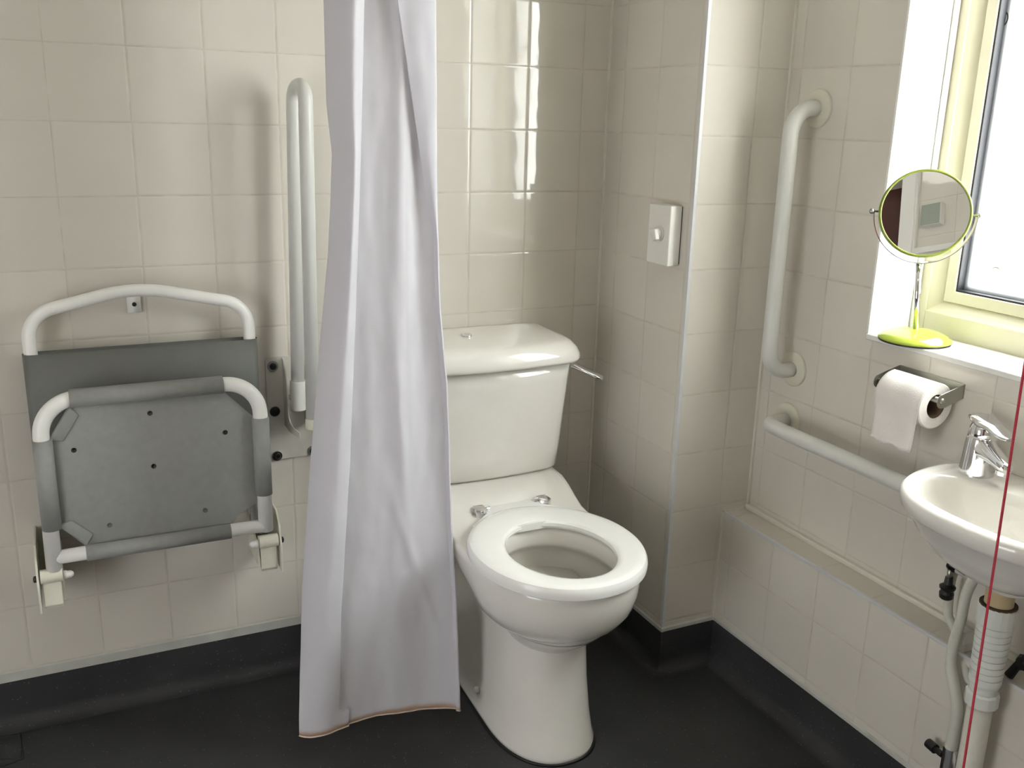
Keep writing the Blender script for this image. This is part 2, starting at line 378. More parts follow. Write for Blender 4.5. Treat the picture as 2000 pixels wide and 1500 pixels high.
# tiled pier (boxed-in corner)
bm = bmesh.new(); box(bm, XC, XR, YB, 0, 0, CEIL)
for f in bm.faces:
    f.material_index = 0 if abs(f.normal.x) > .5 else 1
bmesh.ops.recalc_face_normals(bm, faces=bm.faces)
for f in bm.faces: f.material_index = 0 if abs(f.normal.x) > .5 else 1
struct('wall_pier', bm, ['tile_side', 'tile_front'])
# right wall with window opening
WY0, WY1, WZ0, WZ1, WT = -0.705, -1.50, 0.9315, 2.10, 0.29
bm = bmesh.new()
box(bm, XR, XR + WT, WY0, 0, 0, CEIL); box(bm, XR, XR + WT, YFR, WY1, 0, CEIL)
box(bm, XR, XR + WT, WY1, WY0, 0, WZ0 - .012); box(bm, XR, XR + WT, WY1, WY0, WZ1, CEIL)
struct('wall_right', bm, 'tile_right')
# low tiled boxing along the right wall
bm = bmesh.new(); box(bm, XL, XR, YFR, YB, 0, ZL); bmesh.ops.recalc_face_normals(bm, faces=bm.faces)
for f in bm.faces: f.material_index = 1 if f.normal.z > .5 else 0
struct('wall_ledge', bm, ['tile_ledge', 'tile_ledgetop'])
# front wall with a doorway
bm = bmesh.new(); DX0, DX1, DZ = -0.30, 0.60, 2.02
box(bm, XLEFT - .15, DX0, YFR - .12, YFR, 0, CEIL); box(bm, DX1, XR + .3, YFR - .12, YFR, 0, CEIL); box(bm, DX0, DX1, YFR - .12, YFR, DZ, CEIL)
struct('wall_front', bm, 'tile_front')
dr = struct('door_1', BOX(DX0, DX1, YFR - .115, YFR - .07, 0.005, DZ), 'brown_door')
struct('trim_1', box(box(BOX(DX0 - .06, DX0, YFR, YFR + .018, 0, DZ + .06), DX1, DX1 + .06, YFR, YFR + .018, 0, DZ + .06), DX0, DX1, YFR, YFR + .018, DZ, DZ + .06), 'plastic_white', bevel=.004)

# coved vinyl skirting: profile (distance from wall, height)
def cove(name, wallpts):
    prof = [(.0, 0.0)] + [(.003 + .032 * (1 - math.sin(a)), .001 + .032 * (1 - math.cos(a))) for a in [PI / 2 * (k / 8) for k in range(9)]]
    prof = [(.0, .0)] + [(.003 + .034 * (1 - math.sin(k / 8 * PI / 2)), .0012 + .034 * (1 - math.cos(k / 8 * PI / 2))) for k in range(9)] + [(.003, ZF), (.0, ZF)]
    bm = bmesh.new()
    secs = []
    for fn in wallpts: secs.append([fn(d, z) for d, z in prof])
    loft(bm, secs)
    o = mesh_obj(name, bm, 'vinyl', smooth=True, auto=.7); o['kind'] = 'structure'
def strip(name, wallpts, z0, z1, th, mat='cap_strip'):
    bm = bmesh.new(); prof = [(0, z0), (th, z0), (th, z1 - .002), (th * .5, z1), (0, z1)]
    loft(bm, [[fn(d, z) for d, z in prof] for fn in wallpts])
    o = mesh_obj(name, bm, mat, smooth=False); o['kind'] = 'structure'
RUN = {
 'back': [lambda d, z: (XLEFT + d, -d, z), lambda d, z: (XC - d, -d, z)],
 'pier': [lambda d, z: (XC - d, -d, z), lambda d, z: (XC - d, YB - d, z), lambda d, z: (XL - d, YB - d, z)],
 'right': [lambda d, z: (XL - d, YB - d, z), lambda d, z: (XL - d, YFR + d, z)],
 'left': [lambda d, z: (XLEFT + d, YFR + d, z), lambda d, z: (XLEFT + d, -d, z)]}
for k, v in RUN.items(): cove('baseboard_' + k, v)
strip('trim_2', RUN['back'], ZF, ZF + .024, .004)
strip('trim_3', RUN['pier'], ZF, ZF + .011, .004)
strip('trim_4', RUN['right'], ZF, ZF + .010, .004)
# corner trims and silicone joints
def stick(name, x0, x1, y0, y1, z0, z1, mat, bev=.0012):
    struct(name, BOX(x0, x1, y0, y1, z0, z1), mat, bevel=bev)
stick('trim_5', XC - .0012, XC + .008, YB - .0012, YB + .008, ZF + .011, CEIL, 'corner_trim')
stick('trim_6', XC - .005, XC + .002, -.005, .002, ZF + .024, CEIL, 'silicone', 0)
stick('trim_7', XR - .006, XR + .002, YB - .006, YB + .002, ZL, CEIL, 'silicone', 0)
stick('trim_8', XR - .011, XR + .002, YFR, YB, ZL - .002, ZL + .011, 'silicone', .003)
stick('trim_9', XL - .0012, XL + .006, YFR, YB, ZL - .006, ZL + .0012, 'corner_trim')
stick('trim_10', XL - .005, XL + .002, YB - .005, YB + .002, ZF, ZL, 'silicone', 0)
stick('trim_11', XL, XR, YB - .005, YB + .001, ZL - .001, ZL + .005, 'silicone', 0)
# welded seams cut into the vinyl floor
def seam(name, a, b, wdt=.0035):
    bm = bmesh.new(); a, b = Vector(a), Vector(b); tube(bm, [a, b], wdt / 2, 6)
    for v in bm.verts: v.co.z = min(v.co.z, max(a.z, b.z) + .0012) if abs(a.z - b.z) < .01 else v.co.z
    o = mesh_obj(name, bm, 'weld'); o['kind'] = 'structure'
seam('trim_12', (-.030, -.136, .0), (-.036, -.040, .0))
seam('trim_13', (-.036, -.040, .0), (-.13, .0 - .030, .001))
seam('trim_14', (-.030, -.136, .0), (-.12, -.105, .0))
seam('trim_15', (-.030, -.136, .0), (-.16, -.175, .0))
seam('trim_16', (XC - .0025, YB - .0025, ZF - .004), (XC - .0025, YB - .0025, .03), .002)

# ------------------------------------------------------------------ window
win = bpy.data.objects.new('window_1', None); COL.objects.link(win); win['kind'] = 'structure'; win.empty_display_size = .05
FX = XR + .130
bm = bmesh.new()   # tiled reveal: jambs, head
box(bm, XR - .001, FX, WY0 - .006, WY0, WZ0, WZ1); box(bm, XR - .001, FX, WY1, WY1 + .006, WZ0, WZ1); box(bm, XR - .001, FX, WY1, WY0, WZ1 - .006, WZ1)
mesh_obj('window_reveal', bm, 'reveal', win, smooth=False, bevel=.001)
mesh_obj('window_sill', BOX(XR - .002, FX, WY1, WY0, WZ0 - .012, WZ0), 'reveal', win, smooth=False, bevel=.0025)
mesh_obj('window_bead', BOX(FX - .016, FX, WY0 - .012, WY0 - .006, WZ0, WZ1), 'reveal', win, smooth=False, bevel=.003)
a0, a1 = WY0, WY1
fb = WZ0 + .048
bm = bmesh.new()   # outer frame, with a slanted inner rebate
fx1 = FX + .060
box(bm, FX, fx1, WY0 - .030, WY0, WZ0 - .01, WZ1); box(bm, FX, fx1, WY1, WY1 + .030, WZ0 - .01, WZ1)
box(bm, FX, fx1, WY1 + .030, WY0 - .030, WZ0 - .01, fb); box(bm, FX, fx1, WY1 + .030, WY0 - .030, WZ1 - .03, WZ1)
fr_ = mesh_obj('window_frame', bm, 'pvcu', win, smooth=False, bevel=.002)
bm = bmesh.new(); prism(bm, [(FX + .004, fb), (FX + .030, fb + .024), (FX + .050, fb + .024), (FX + .050, fb)], WY1 + .03, WY0 - .03, 'Y')
mesh_obj('drip_bead', bm, 'pvcu', win, smooth=False, bevel=.001)
bm = bmesh.new(); prism(bm, [(FX + .004, WY0 - .030), (FX + .026, WY0 - .054), (FX + .05, WY0 - .054), (FX + .05, WY0 - .03)], fb, WZ1 - .03, 'Z')
mesh_obj('side_bead', bm, 'pvcu', win, smooth=False, bevel=.001)
SX = FX + .020
sy0, sy1, sz0, sz1 = WY0 - .055, WY1 + .055, fb + .022, WZ1 - .055
bm = bmesh.new()
def ringbox(bm, x0, x1, y0, y1, z0, z1, t):
    """rectangular frame, mitred"""
    o_ = [(y0, z0), (y1, z0), (y1, z1), (y0, z1)]; i_ = [(y0 - t, z0 + t), (y1 + t, z0 + t), (y1 + t, z1 - t), (y0 - t, z1 - t)]
    V = [[bm.verts.new((x, a, b)) for a, b in P] for x in (x0, x1) for P in (o_, i_)]
    for k in range(4):
        j = (k + 1) % 4
        bm.faces.new((V[0][k], V[0][j], V[1][j], V[1][k])); bm.faces.new((V[2][k], V[3][k], V[3][j], V[2][j]))
        bm.faces.new((V[0][k], V[2][k], V[2][j], V[0][j])); bm.faces.new((V[1][k], V[1][j], V[3][j], V[3][k]))
    return bm
ringbox(bm, SX, SX + .05, sy0, sy1, sz0, sz1, .024)
mesh_obj('window_sash', bm, 'pvcu', win, smooth=False, bevel=.0015)
bm = bmesh.new(); ringbox(bm, SX + .004, SX + .045, sy0 - .024, sy1 + .024, sz0 + .024, sz1 - .024, .004)
mesh_obj('window_gasket', bm, 'gasket', win, smooth=False)
bm = bmesh.new(); ringbox(bm, SX + .026, SX + .042, sy0 - .028, sy1 + .028, sz0 + .028, sz1 - .028, .010)
mesh_obj('glazing_spacer', bm, 'spacer', win, smooth=False)
mesh_obj('window_pane', BOX(SX + .022, SX + .026, sy1 + .026, sy0 - .026, sz0 + .026, sz1 - .026), 'pane', win, smooth=False)

# ------------------------------------------------------------------ toilet
TX = 1.0425
def outline(z, w_, yc, yF, wb, yB, n=72, e=2.15, cx=TX):
    """front: super-ellipse half; sides run back to a rounded rear"""
    out = []; h = n // 2
    for k in range(h):
        a = PI * k / (h - 1)
        c, s = math.cos(a), math.sin(a)
        out.append((cx + w_ * math.copysign(abs(c) ** (2 / e), c), yc + (yF - yc) * abs(s) ** (2 / e), z))
    # back path: left side -> rear -> right side
    path = [Vector((-w_, yc)), Vector((-wb, yB)), Vector((wb, yB)), Vector((w_, yc))]
    path = [Vector((p.x, p.y, 0)) for p in path]
    P = fillet(path, min(.03, wb * .4), 6)
    Ls = [0]
    for a, b in zip(P, P[1:]): Ls.append(Ls[-1] + (b - a).length)
    for k in range(1, h + 1):
        t = Ls[-1] * k / (h + 1); j = max(i for i in range(len(Ls)) if Ls[i] <= t); j = min(j, len(P) - 2)
        f = (t - Ls[j]) / max(1e-9, Ls[j + 1] - Ls[j]); p = P[j].lerp(P[j + 1], f)
        out.append((cx + p.x, p.y, z))
    return out
def ell(z, a, b, yc, n=72, e=2.0, cx=TX):
    out = []; h = n // 2
    for k in range(h):
        t = PI * k / (h - 1) * .985 + .0075 * PI
        out.append((cx + a * math.copysign(abs(math.cos(t)) ** (2 / e), math.cos(t)), yc - b * abs(math.sin(t)) ** (2 / e), z))
    for k in range(1, h + 1):
        t = PI + PI * k / (h + 1)
        out.append((cx + a * math.cos(t), yc - b * math.sin(t), z))
    return out
toilet = thing('toilet', 'white close-coupled toilet with raised cistern and open ring seat on dark floor', 'toilet', (TX, -.35, 0))
bm = bmesh.new()
secs = [outline(z, *a) for z, a in [
    (.302, (.098, -.43, -.590, .05, -.20)), (.304, (.112, -.44, -.606, .055, -.19)), (.309, (.128, -.45, -.631, .06, -.18)), (.319, (.142, -.465, -.656, .07, -.16)), (.336, (.156, -.475, -.679, .085, -.12)),
    (.365, (.168, -.485, -.700, .115, -.07)), (.400, (.175, -.49, -.711, .145, -.04)), (.430, (.177, -.49, -.714, .170, -.02)), (.448, (.177, -.49, -.714, .182, -.015)),
    (.454, (.173, -.49, -.710, .179, -.018))]]
top = secs[-1]; inner = ell(.455, .122, .152, -.536)
for f in (.12, .3, .5, .7, .88):
    secs.append([tuple(Vector(a).lerp(Vector(b), f)) for a, b in zip(top, inner)])
secs.append(inner)
for z, a, b, yc in [(.448, .117, .147, -.536), (.42, .117, .147, -.536), (.408, .122, .152, -.536), (.404, .140, .168, -.53), (.38, .142, .170, -.53), (.33, .128, .152, -.52), (.28, .100, .118, -.50), (.24, .072, .085, -.48), (.20, .055, .062, -.47), (.185, .03, .035, -.46)]:
    secs.append(ell(z, a, b, yc))
def rise(p):
    x, y, z = p
    if z > .425 and y > -.34:
        t = min(1, (y + .34) / .14); t = t * t * (3 - 2 * t); z += .046 * t * min(1, (z - .425) / .028)
    return (x, y, z)
secs = [[rise(p) for p in s] for s in secs]
loft(bm, secs)
pan = part('pan', bm, 'ceramic', toilet)
bm = bmesh.new()
loft(bm, [outline(z, *a, e=2.3) for z, a in [(.0, (.115, -.44, -.617, .105, -.10)), (.012, (.1155, -.44, -.618, .105, -.10)), (.03, (.111, -.44, -.610, .102, -.105)),
    (.08, (.105, -.44, -.599, .097, -.11)), (.16, (.100, -.43, -.588, .092, -.12)), (.24, (.097, -.43, -.580, .088, -.13)), (.29, (.097, -.43, -.580, .086, -.13)), (.350, (.100, -.43, -.575, .085, -.13))]])
ped = part('pedestal', bm, 'ceramic', toilet)
bm = bmesh.new(); loft(bm, [outline(z, *a, e=2.3) for z, a in [(.0, (.121, -.44, -.623, .11, -.095)), (.004, (.117, -.44, -.619, .107, -.10))]])
part('floor_sealant', bm, 'weld', toilet)
bm = bmesh.new(); lathe(bm, [(.008, -.004), (.008, .004), (.005, .008), (.001, .009)], (TX - .1085, -.36, .055), (-1, -.05, .15), 20)
part('screw_cap', bm, 'plastic_white', toilet)
bm = bmesh.new(); tube(bm, fillet([(TX, -.15, .17), (TX - .03, -.07, .17), (TX - .14, -.035, .12), (TX - .16, -.02, .12)], .05), .045, 24)
part('waste_outlet', bm, 'pvc_pipe', toilet)
bm = bmesh.new(); loft(bm, [ell(.305, .114, .136, -.511), ell(.3065, .1145, .1365, -.511)])
part('water', bm, 'water', toilet)
# seat
seat_z = .459
def seat_out(t, z): return ell(z, .186 * t, .214 * t, -.513, e=2.08)
bm = bmesh.new()
inn = lambda g, z: ell(z, .112 + g, .139 + g, -.536)
rings = [inn(.004, seat_z), inn(.000, seat_z + .006), inn(.001, seat_z + .013), inn(.006, seat_z + .0175)]
ia, oa = ell(0, .118, .145, -.536), ell(0, .186, .214, -.513, e=2.08)
for f, z in ((.15, .0190), (.35, .0200), (.6, .0205), (.8, .0200), (.92, .0170), (.98, .0110), (1.0, .0030), (.985, -.006), (.95, -.008)):
    rings.append([(a[0] + (b[0] - a[0]) * f, a[1] + (b[1] - a[1]) * f, seat_z + z) for a, b in zip(ia, oa)])
rings.append([(a[0] + (b[0] - a[0]) * .9, a[1] + (b[1] - a[1]) * .9, seat_z - .001) for a, b in zip(ia, oa)])
L_ = loft(bm, rings, False, False)
for k in range(72): bm.faces.new((L_[-1][k], L_[-1][(k + 1) % 72], L_[0][(k + 1) % 72], L_[0][k]))
# hinge tongue at the back of the ring
tz = seat_z + .0165
prism(bm, [(TX - .066, -.266), (TX + .072, -.266), (TX + .076, -.310), (TX + .130, -.365), (TX + .08, -.40), (TX - .08, -.40), (TX - .130, -.365), (TX - .070, -.310)], seat_z, tz, 'Z')
seat = part('seat', bm, 'seat_plastic', toilet, auto=.6)
for s in (-1, 1):
    bm = bmesh.new(); x = TX + (.086 if s > 0 else -.078); hy = -.284
    lathe(bm, [(.011, 0), (.015, .003), (.0155, .009), (.011, .018)], (x, hy, .458), (0, 0, 1), 24)
    tube(bm, [(x - s * .026, hy, .474), (x + s * .012, hy, .474), (x + s * .017, hy, .474)], [.0085, .0095, .006], 18)
    prism(bm, [(x - .012, hy + .012), (x + .012, hy + .012), (x + .015, hy - .016), (x, hy - .030), (x - .015, hy - .016)], .462, .483, 'Z')
    part('hinge', bm, 'chrome', toilet, bevel=.003, bseg=3)
# cistern
def rrect(z, w_, y0, y1, r, bow=0.0, n=72, cx=TX, wback=None):
    """rounded rectangle, y0 back (near wall), y1 front"""
    wb_ = wback if wback is not None else w_
    P = [Vector((0, y1, 0)), Vector((w_, y1, 0)), Vector((wb_, y0, 0)), Vector((-wb_, y0, 0)), Vector((-w_, y1, 0)), Vector((0, y1, 0))]
    P = fillet(P, r, 8); Ls = [0]
    for a, b in zip(P, P[1:]): Ls.append(Ls[-1] + (b - a).length)
    out = []
    for k in range(n):
        t = Ls[-1] * k / n; j = max(i for i in range(len(Ls)) if Ls[i] <= t); j = min(j, len(P) - 2)
        f = (t - Ls[j]) / max(1e-9, Ls[j + 1] - Ls[j]); p = P[j].lerp(P[j + 1], f)
        fy = (p.y - y0) / (y1 - y0)
        out.append((cx + p.x, p.y - bow * fy * (1 - (p.x / max(w_, .01)) ** 2), z))
    return out
bm = bmesh.new()
loft(bm, [rrect(.500, .165, -.03, -.150, [.02, .02, .02, .02], .012), rrect(.503, .182, -.02, -.166, [.025, .02, .02, .025], .015), rrect(.512, .1895, -.015, -.174, [.03, .02, .02, .03], .017),
          rrect(.56, .1935, -.012, -.179, [.03, .02, .02, .03], .018), rrect(.66, .200, -.010, -.186, [.03, .02, .02, .03], .020), rrect(.74, .2065, -.010, -.190, [.03, .02, .02, .03], .021), rrect(.79, .210, -.010, -.193, [.03, .02, .02, .03], .022)])
part('cistern', bm, 'ceramic', toilet)
def lidsec(z, w_, yf, r, bow, wb_, yb=-.002, crown=0.0):
    s = rrect(z, w_, yb, yf, [r, .02, .02, r], bow, wback=wb_)
    return [(x, y, zz - crown * max(0, (-y) / .22) ** 1.5) for x, y, zz in s]
bm = bmesh.new()
loft(bm, [lidsec(.786, .222, -.205, .035, .022, .205), lidsec(.787, .232, -.212, .045, .024, .212), lidsec(.794, .235, -.215, .045, .024, .214), lidsec(.806, .233, -.213, .045, .024, .213),
          lidsec(.820, .226, -.208, .045, .024, .210), lidsec(.834, .213, -.198, .045, .023, .204, crown=.002), lidsec(.842, .200, -.186, .045, .022, .196, crown=.006), lidsec(.8465, .184, -.170, .045, .020, .182, -.012, .010),
          lidsec(.8485, .14, -.13, .04, .014, .14, -.03, .012), lidsec(.849, .08, -.10, .02, .008, .08, -.05, .012)])
lid = part('cistern_lid', bm, 'ceramic', toilet)
bm = bmesh.new(); lathe(bm, [(.012, -.004), (.012, .003), (.010, .0045), (.009, .003), (.004, .003), (.003, .0045), (.001, .0045)], (1.004, -.105, .8458), (0, -.08, 1), 28)
part('lid_button', bm, 'chrome', lid)
bm = bmesh.new()
lathe(bm, [(.011, -.006), (.011, .005), (.008, .008)], (TX + .2085, -.150, .762), (1, 0, 0), 20)
lv = [(TX + .212, -.150, .764), (TX + .232, -.156, .760), (TX + .254, -.170, .750), (TX + .272, -.186, .742), (TX + .287, -.200, .735)]
for i, (a, b) in enumerate(zip(lv, lv[1:])):
    pass
wds = [.0075, .009, .013, .0165, .012]; ths = [.008, .007, .0065, .0075, .005]; secs = []
for p, w_, t_ in zip(lv, wds, ths):
    d = Vector((.75, -.6, 0)).normalized(); sd = Vector((d.y, -d.x, 0)); secs.append([tuple(Vector(p) + sd * w_ * math.cos(a) + Vector((0, 0, 1)) * t_ * math.sin(a)) for a in [2 * PI * k / 16 for k in range(16)]])
loft(bm, secs)
part('flush_lever', bm, 'chrome', toilet)

# ------------------------------------------------------------------ shower curtain
cur = thing('shower_curtain', 'white fabric shower curtain bunched beside the toilet with orange stained hem', 'shower curtain', (.70, -.36, .052))
def interp(tab, z):
    for (z0, v0), (z1, v1) in zip(tab, tab[1:]):
        if z0 <= z <= z1:
            t = (z - z0) / (z1 - z0); return v0 + (v1 - v0) * t
    return tab[-1][1] if z > tab[-1][0] else tab[0][1]
LT = [(.03, .527), (.10, .529), (.385, .547), (.668, .572), (.881, .596), (1.083, .621), (1.20, .630), (1.277, .635), (1.37, .627), (1.55, .628), (2.0, .64)]
RT = [(.03, .878), (.20, .876), (.316, .876), (.506, .868), (.70, .862), (.814, .857), (.97, .842), (1.178, .835), (1.562, .831), (2.0, .83)]
RG = [(.03, .60), (.35, .615), (.67, .641), (.99, .661), (1.28, .678), (1.55, .690), (2.0, .71)]      # crest of the left fold
FO = [(.03, .0), (.30, .004), (.60, .012), (1.0, .022), (1.55, .030), (2.0, .035)]                   # depth of its overlap
FL = [(.03, .0), (1.10, .004), (1.182, .018), (1.374, .046), (1.55, .072), (2.0, .11)]               # width of the right flap
AM = [(.03, .20), (.4, .75), (.9, 1.0), (2.0, 1.1)]
def catmull(P, n):
    out = []; m = len(P) - 1
    for k in range(n):
        t = m * k / (n - 1); i = min(int(t), m - 1); f = t - i
        p0, p1, p2, p3 = P[max(i - 1, 0)], P[i], P[i + 1], P[min(i + 2, m)]
        out.append(tuple(.5 * ((2 * b) + (-a + c) * f + (2 * a - 5 * b + 4 * c - d) * f * f + (-a + 3 * b - 3 * c + d) * f ** 3) for a, b, c, d in zip(p0, p1, p2, p3)))
    return out
bm = bmesh.new(); NU, NV = 220, 150; grid = []
CSX, CSY = -.0115, -.03
for j in range(NV + 1):
    z = .052 + (2.02 - .052) * j / NV
    L, R, rg, fo, fl, am = (interp(t, z) for t in (LT, RT, RG, FO, FL, AM))
    L += CSX + .008 * min(1.0, z / .8) - .004 * max(0, 1 - z / .8); R += CSX; rg += CSX; yb = -.345 + CSY + .02 * (z / 1.5)
    low = max(0.0, 1 - z / .5)
    wd = rg - L
    P = [(L, yb + .045 * am), (L + .10 * wd, yb + .012 * am), (L + .32 * wd, yb - .022 * am), (L + .58 * wd, yb - .036 * am), (L + .82 * wd, yb - .030 * am), (rg + .004, yb - .012 * am)]
    if fo > .001:
        P += [(rg + .006, yb + .000 * am), (rg - fo * .5, yb + .010 * am), (rg - fo * .2, yb + .018 * am)]
    else:
        P += [(rg + .012, yb - .004 * am), (rg + .022, yb + .004 * am), (rg + .030, yb + .010 * am)]
    vx0 = rg + .035; W = R - vx0
    P += [(vx0, yb + .016 * am + .006 * low), (vx0 + .25 * W, yb + .010 * am + .012 * low), (vx0 + .42 * W, yb - .001 * am + .006 * low), (vx0 + .55 * W, yb - .000 * am), (vx0 + .75 * W, yb + .006 * am - .010 * low), (R - .012, yb - .004 * am - .032 * low), (R, yb - .012 * am - .045 * low)]
    P += [(R - .003, yb - .016 * am - .047 * low), (R - max(fl, .006) * .5, yb - .015 * am - .046 * low), (R - max(fl, .008), yb - .008 * am - .043 * low)]
    row = []
    for k, (x, y) in enumerate(catmull(P, NU)):
        u = k / (NU - 1)
        # crumples: long diagonal crease low on the right, small soft waves
        d1 = (x - (.80 - (z - .33) * .30)); y -= .006 * math.exp(-(d1 / .010) ** 2) * max(0, 1 - abs(z - .42) / .22)
        d2 = (x - (.745 - (z - .75) * .06)); y -= .007 * math.exp(-(d2 / .012) ** 2) * max(0, 1 - abs(z - .72) / .40)
        y += .002 * noise.noise(Vector((x * 14, z * 2.2, 3.1))) + .0018 * noise.noise(Vector((x * 40, z * 14, 9.0)))
        row.append(bm.verts.new((x, y, z)))
    grid.append(row)
for a, b in zip(grid, grid[1:]):
    for k in range(NU - 1): bm.faces.new((a[k], a[k + 1], b[k + 1], b[k]))
cl = part('curtain_fabric', bm, 'curtain', cur, solid=.0009)
# piped hem along the bottom edge
bm = bmesh.new(); hem = [tuple(v) for v in []]
z = .03; hp = []
me = cl.data
hem_pts = [cl.data.vertices[k].co + Vector((.70, -.36, .052)) for k in range(0, NU, 2)]
tube(bm, [p + Vector((0, 0, .001)) for p in hem_pts], .0018, 8)
M['hem'] = simple('stained_hem', (0.66, 0.52, 0.42), 0.7, noise_amt=0.3, nscale=60)
part('hem', bm, 'hem', cur)
for k in range(6):
    x = .66 + k * .034
    bm = bmesh.new(); pts = [(x, -.372 + .018 * math.cos(a), 2.035 + .024 * math.sin(a)) for a in [2 * PI * i / 20 for i in range(20)]]
    tube(bm, pts, .002, 8, closed=True); part('curtain_ring', bm, 'plastic_white', cur)
bm = bmesh.new(); tube(bm, [(XLEFT, -.372, 2.045), (XC, -.372, 2.045)], .0115, 20)
rl = thing('curtain_rail', 'white tube curtain rail running above the shower area', 'curtain rail', (.2, -.372, 2.045))
part('rail_tube', bm, 'white_tube', rl)
for x, s in ((XLEFT, 1), (XC, -1)):
    bm = bmesh.new(); lathe(bm, [(.028, 0), (.028, .004), (.018, .010), (.014, .014)], (x, -.372, 2.045), (s, 0, 0), 28); part('end_flange', bm, 'plastic_white', rl)

# ------------------------------------------------------------------ fold-up shower seat
ss = thing('shower_chair', 'folded wall-mounted shower chair with white tube frame and grey vinyl slings', 'shower seat', (.285, 0, .35))
BY = -.047; br = .0132
bp = fillet([(.073, BY, .36), (.070, BY, .945), (.277, BY, .992), (.506, BY, .942), (.500, BY, .36)], [.062, .30, .062], 14)
bm = bmesh.new(); tube(bm, bp, br, 20); part('back_frame', bm, 'white_tube', ss)
def sleeve_x(bm, xa, xb, za, zb, y, r, zlo, zhi, th=.0018):
    """open-ended flat sling wrapped round two upright tubes"""
    P = []
    for k in range(13):
        a = PI / 2 + PI * k / 12; P.append((xa + r * math.cos(a), y + r * math.sin(a)))
    for k in range(13):
        a = -PI / 2 + PI * k / 12; P.append((xb + r * math.cos(a), y + r * math.sin(a)))
    rows = []
    for z in (zlo, (zlo + zhi) / 2, zhi):
        rows.append([bm.verts.new((x, yy, z)) for x, yy in P])
    for a, b in zip(rows, rows[1:]):
        for k in range(len(P)): bm.faces.new((a[k], a[(k + 1) % len(P)], b[(k + 1) % len(P)], b[k]))
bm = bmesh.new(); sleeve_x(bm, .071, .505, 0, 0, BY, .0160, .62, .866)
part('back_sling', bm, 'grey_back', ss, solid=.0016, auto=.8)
bm = bmesh.new(); lathe(bm, [(.0045, 0), (.0045, .004), (.003, .006)], (.276, -.006, .948), (0, -1, 0), 16)
bm2 = bmesh.new(); prism(bm2, [(.262, .930), (.290, .930), (.290, .962), (.285, .968), (.267, .968), (.262, .962)], -.006, 0, 'Y')
tab = part('wall_tab', bm2, 'white_tube', ss); part('screw', bm, 'dark_bolt', tab)
bm2 = bmesh.new(); prism(bm2, [(.262, .930), (.290, .930), (.290, .9325), (.262, .9325)], -.045, 0, 'Y')
# seat frame
SY = -.132; sr = .0158; xl, xr, zt, zb = .0755, .5050, .7885, .4515
bm = bmesh.new(); fp = fillet([(xl - .004, SY, .425), (xl, SY, zt), (xr, SY, zt), (xr + .001, SY, .440)], .072, 14); tube(bm, fp, sr, 22)
tube(bm, [(xl - .002, SY, zb), (xr, SY, zb)], sr * .93, 22)
part('seat_frame', bm, 'white_tube', ss)
# seat sling: four sleeves and a recessed panel with cut corners
def arc_sleeve(bm, c0, c1, r, u, v, a0, a1, n=14):
    c0, c1, u, v = Vector(c0), Vector(c1), Vector(u), Vector(v); rows = []
    for c in (c0, c0.lerp(c1, .5), c1): rows.append([bm.verts.new(c + u * r * math.cos(a0 + (a1 - a0) * k / n) + v * r * math.sin(a0 + (a1 - a0) * k / n)) for k in range(n + 1)])
    for a, b in zip(rows, rows[1:]):
        for k in range(n): bm.faces.new((a[k], a[k + 1], b[k + 1], b[k]))
bm = bmesh.new(); R_ = sr + .0022; PY = SY + .004
arc_sleeve(bm, (xl, SY, .516), (xl, SY, .709), R_, (1, 0, 0), (0, 1, 0), -.05, -2 * PI + .6, 24)
arc_sleeve(bm, (xr, SY, .528), (xr, SY, .708), R_, (-1, 0, 0), (0, 1, 0), -.05, -2 * PI + .6, 24)
arc_sleeve(bm, (.132, SY, zt), (.430, SY, zt), R_, (0, 0, -1), (0, 1, 0), -.05, -2 * PI + .6, 24)
arc_sleeve(bm, (.134, SY, zb), (.428, SY, zb), R_ * .95, (0, 0, 1), (0, 1, 0), -.05, -2 * PI + .6, 24)
part('sling_sleeve', bm, 'grey_vinyl', ss, solid=.0016)
bm = bmesh.new()
poly = [(xl + .014, .709), (xl + .014, .516), (.134, zb + .014), (.428, zb + .012), (.445, zb + .030), (xr - .016, .505), (xr - .014, .528), (xr - .014, .708), (.430, zt - .014), (.132, zt - .014)]
prism(bm, poly, PY, PY + .006, 'Y')
panel = part('sling_panel', bm, 'grey_vinyl', ss, bevel=.002)
# folded corner flaps
for a, b in (((xl + .014, .703), (.134, zt - .018)), ((xl + .012, .522), (.140, zb + .018))):
    a_, b_ = Vector((a[0], PY + .003, a[1])), Vector((b[0], PY + .003, b[1])); cen = Vector((.29, PY + .003, .62)); d = (cen - (a_ + b_) / 2).normalized()
    bm = bmesh.new(); q = [a_ - d * .003, b_ - d * .003, b_ + d * .022 - (b_ - a_).normalized() * .01, a_ + d * .022 + (b_ - a_).normalized() * .01]
    prism(bm, [(p.x, p.z) for p in q], PY - .0045, PY + .008, 'Y'); part('corner_flap', bm, 'grey_vinyl', panel, bevel=.0025)
for x, z, mt in ((.281, .740, 'black'), (.430, .680, 'black'), (.131, .678, 'black'), (.280, .623, 'dark_bolt'), (.378, .507, 'grey_back'), (.184, .504, 'grey_back')):
    bm = bmesh.new(); lathe(bm, [(.0052, 0), (.0052, .0009), (.0042, .0011), (.0040, -.001), (.0005, -.001)], (x, PY - .0002, z), (0, -1, 0), 20); part('drain_hole', bm, mt, panel)
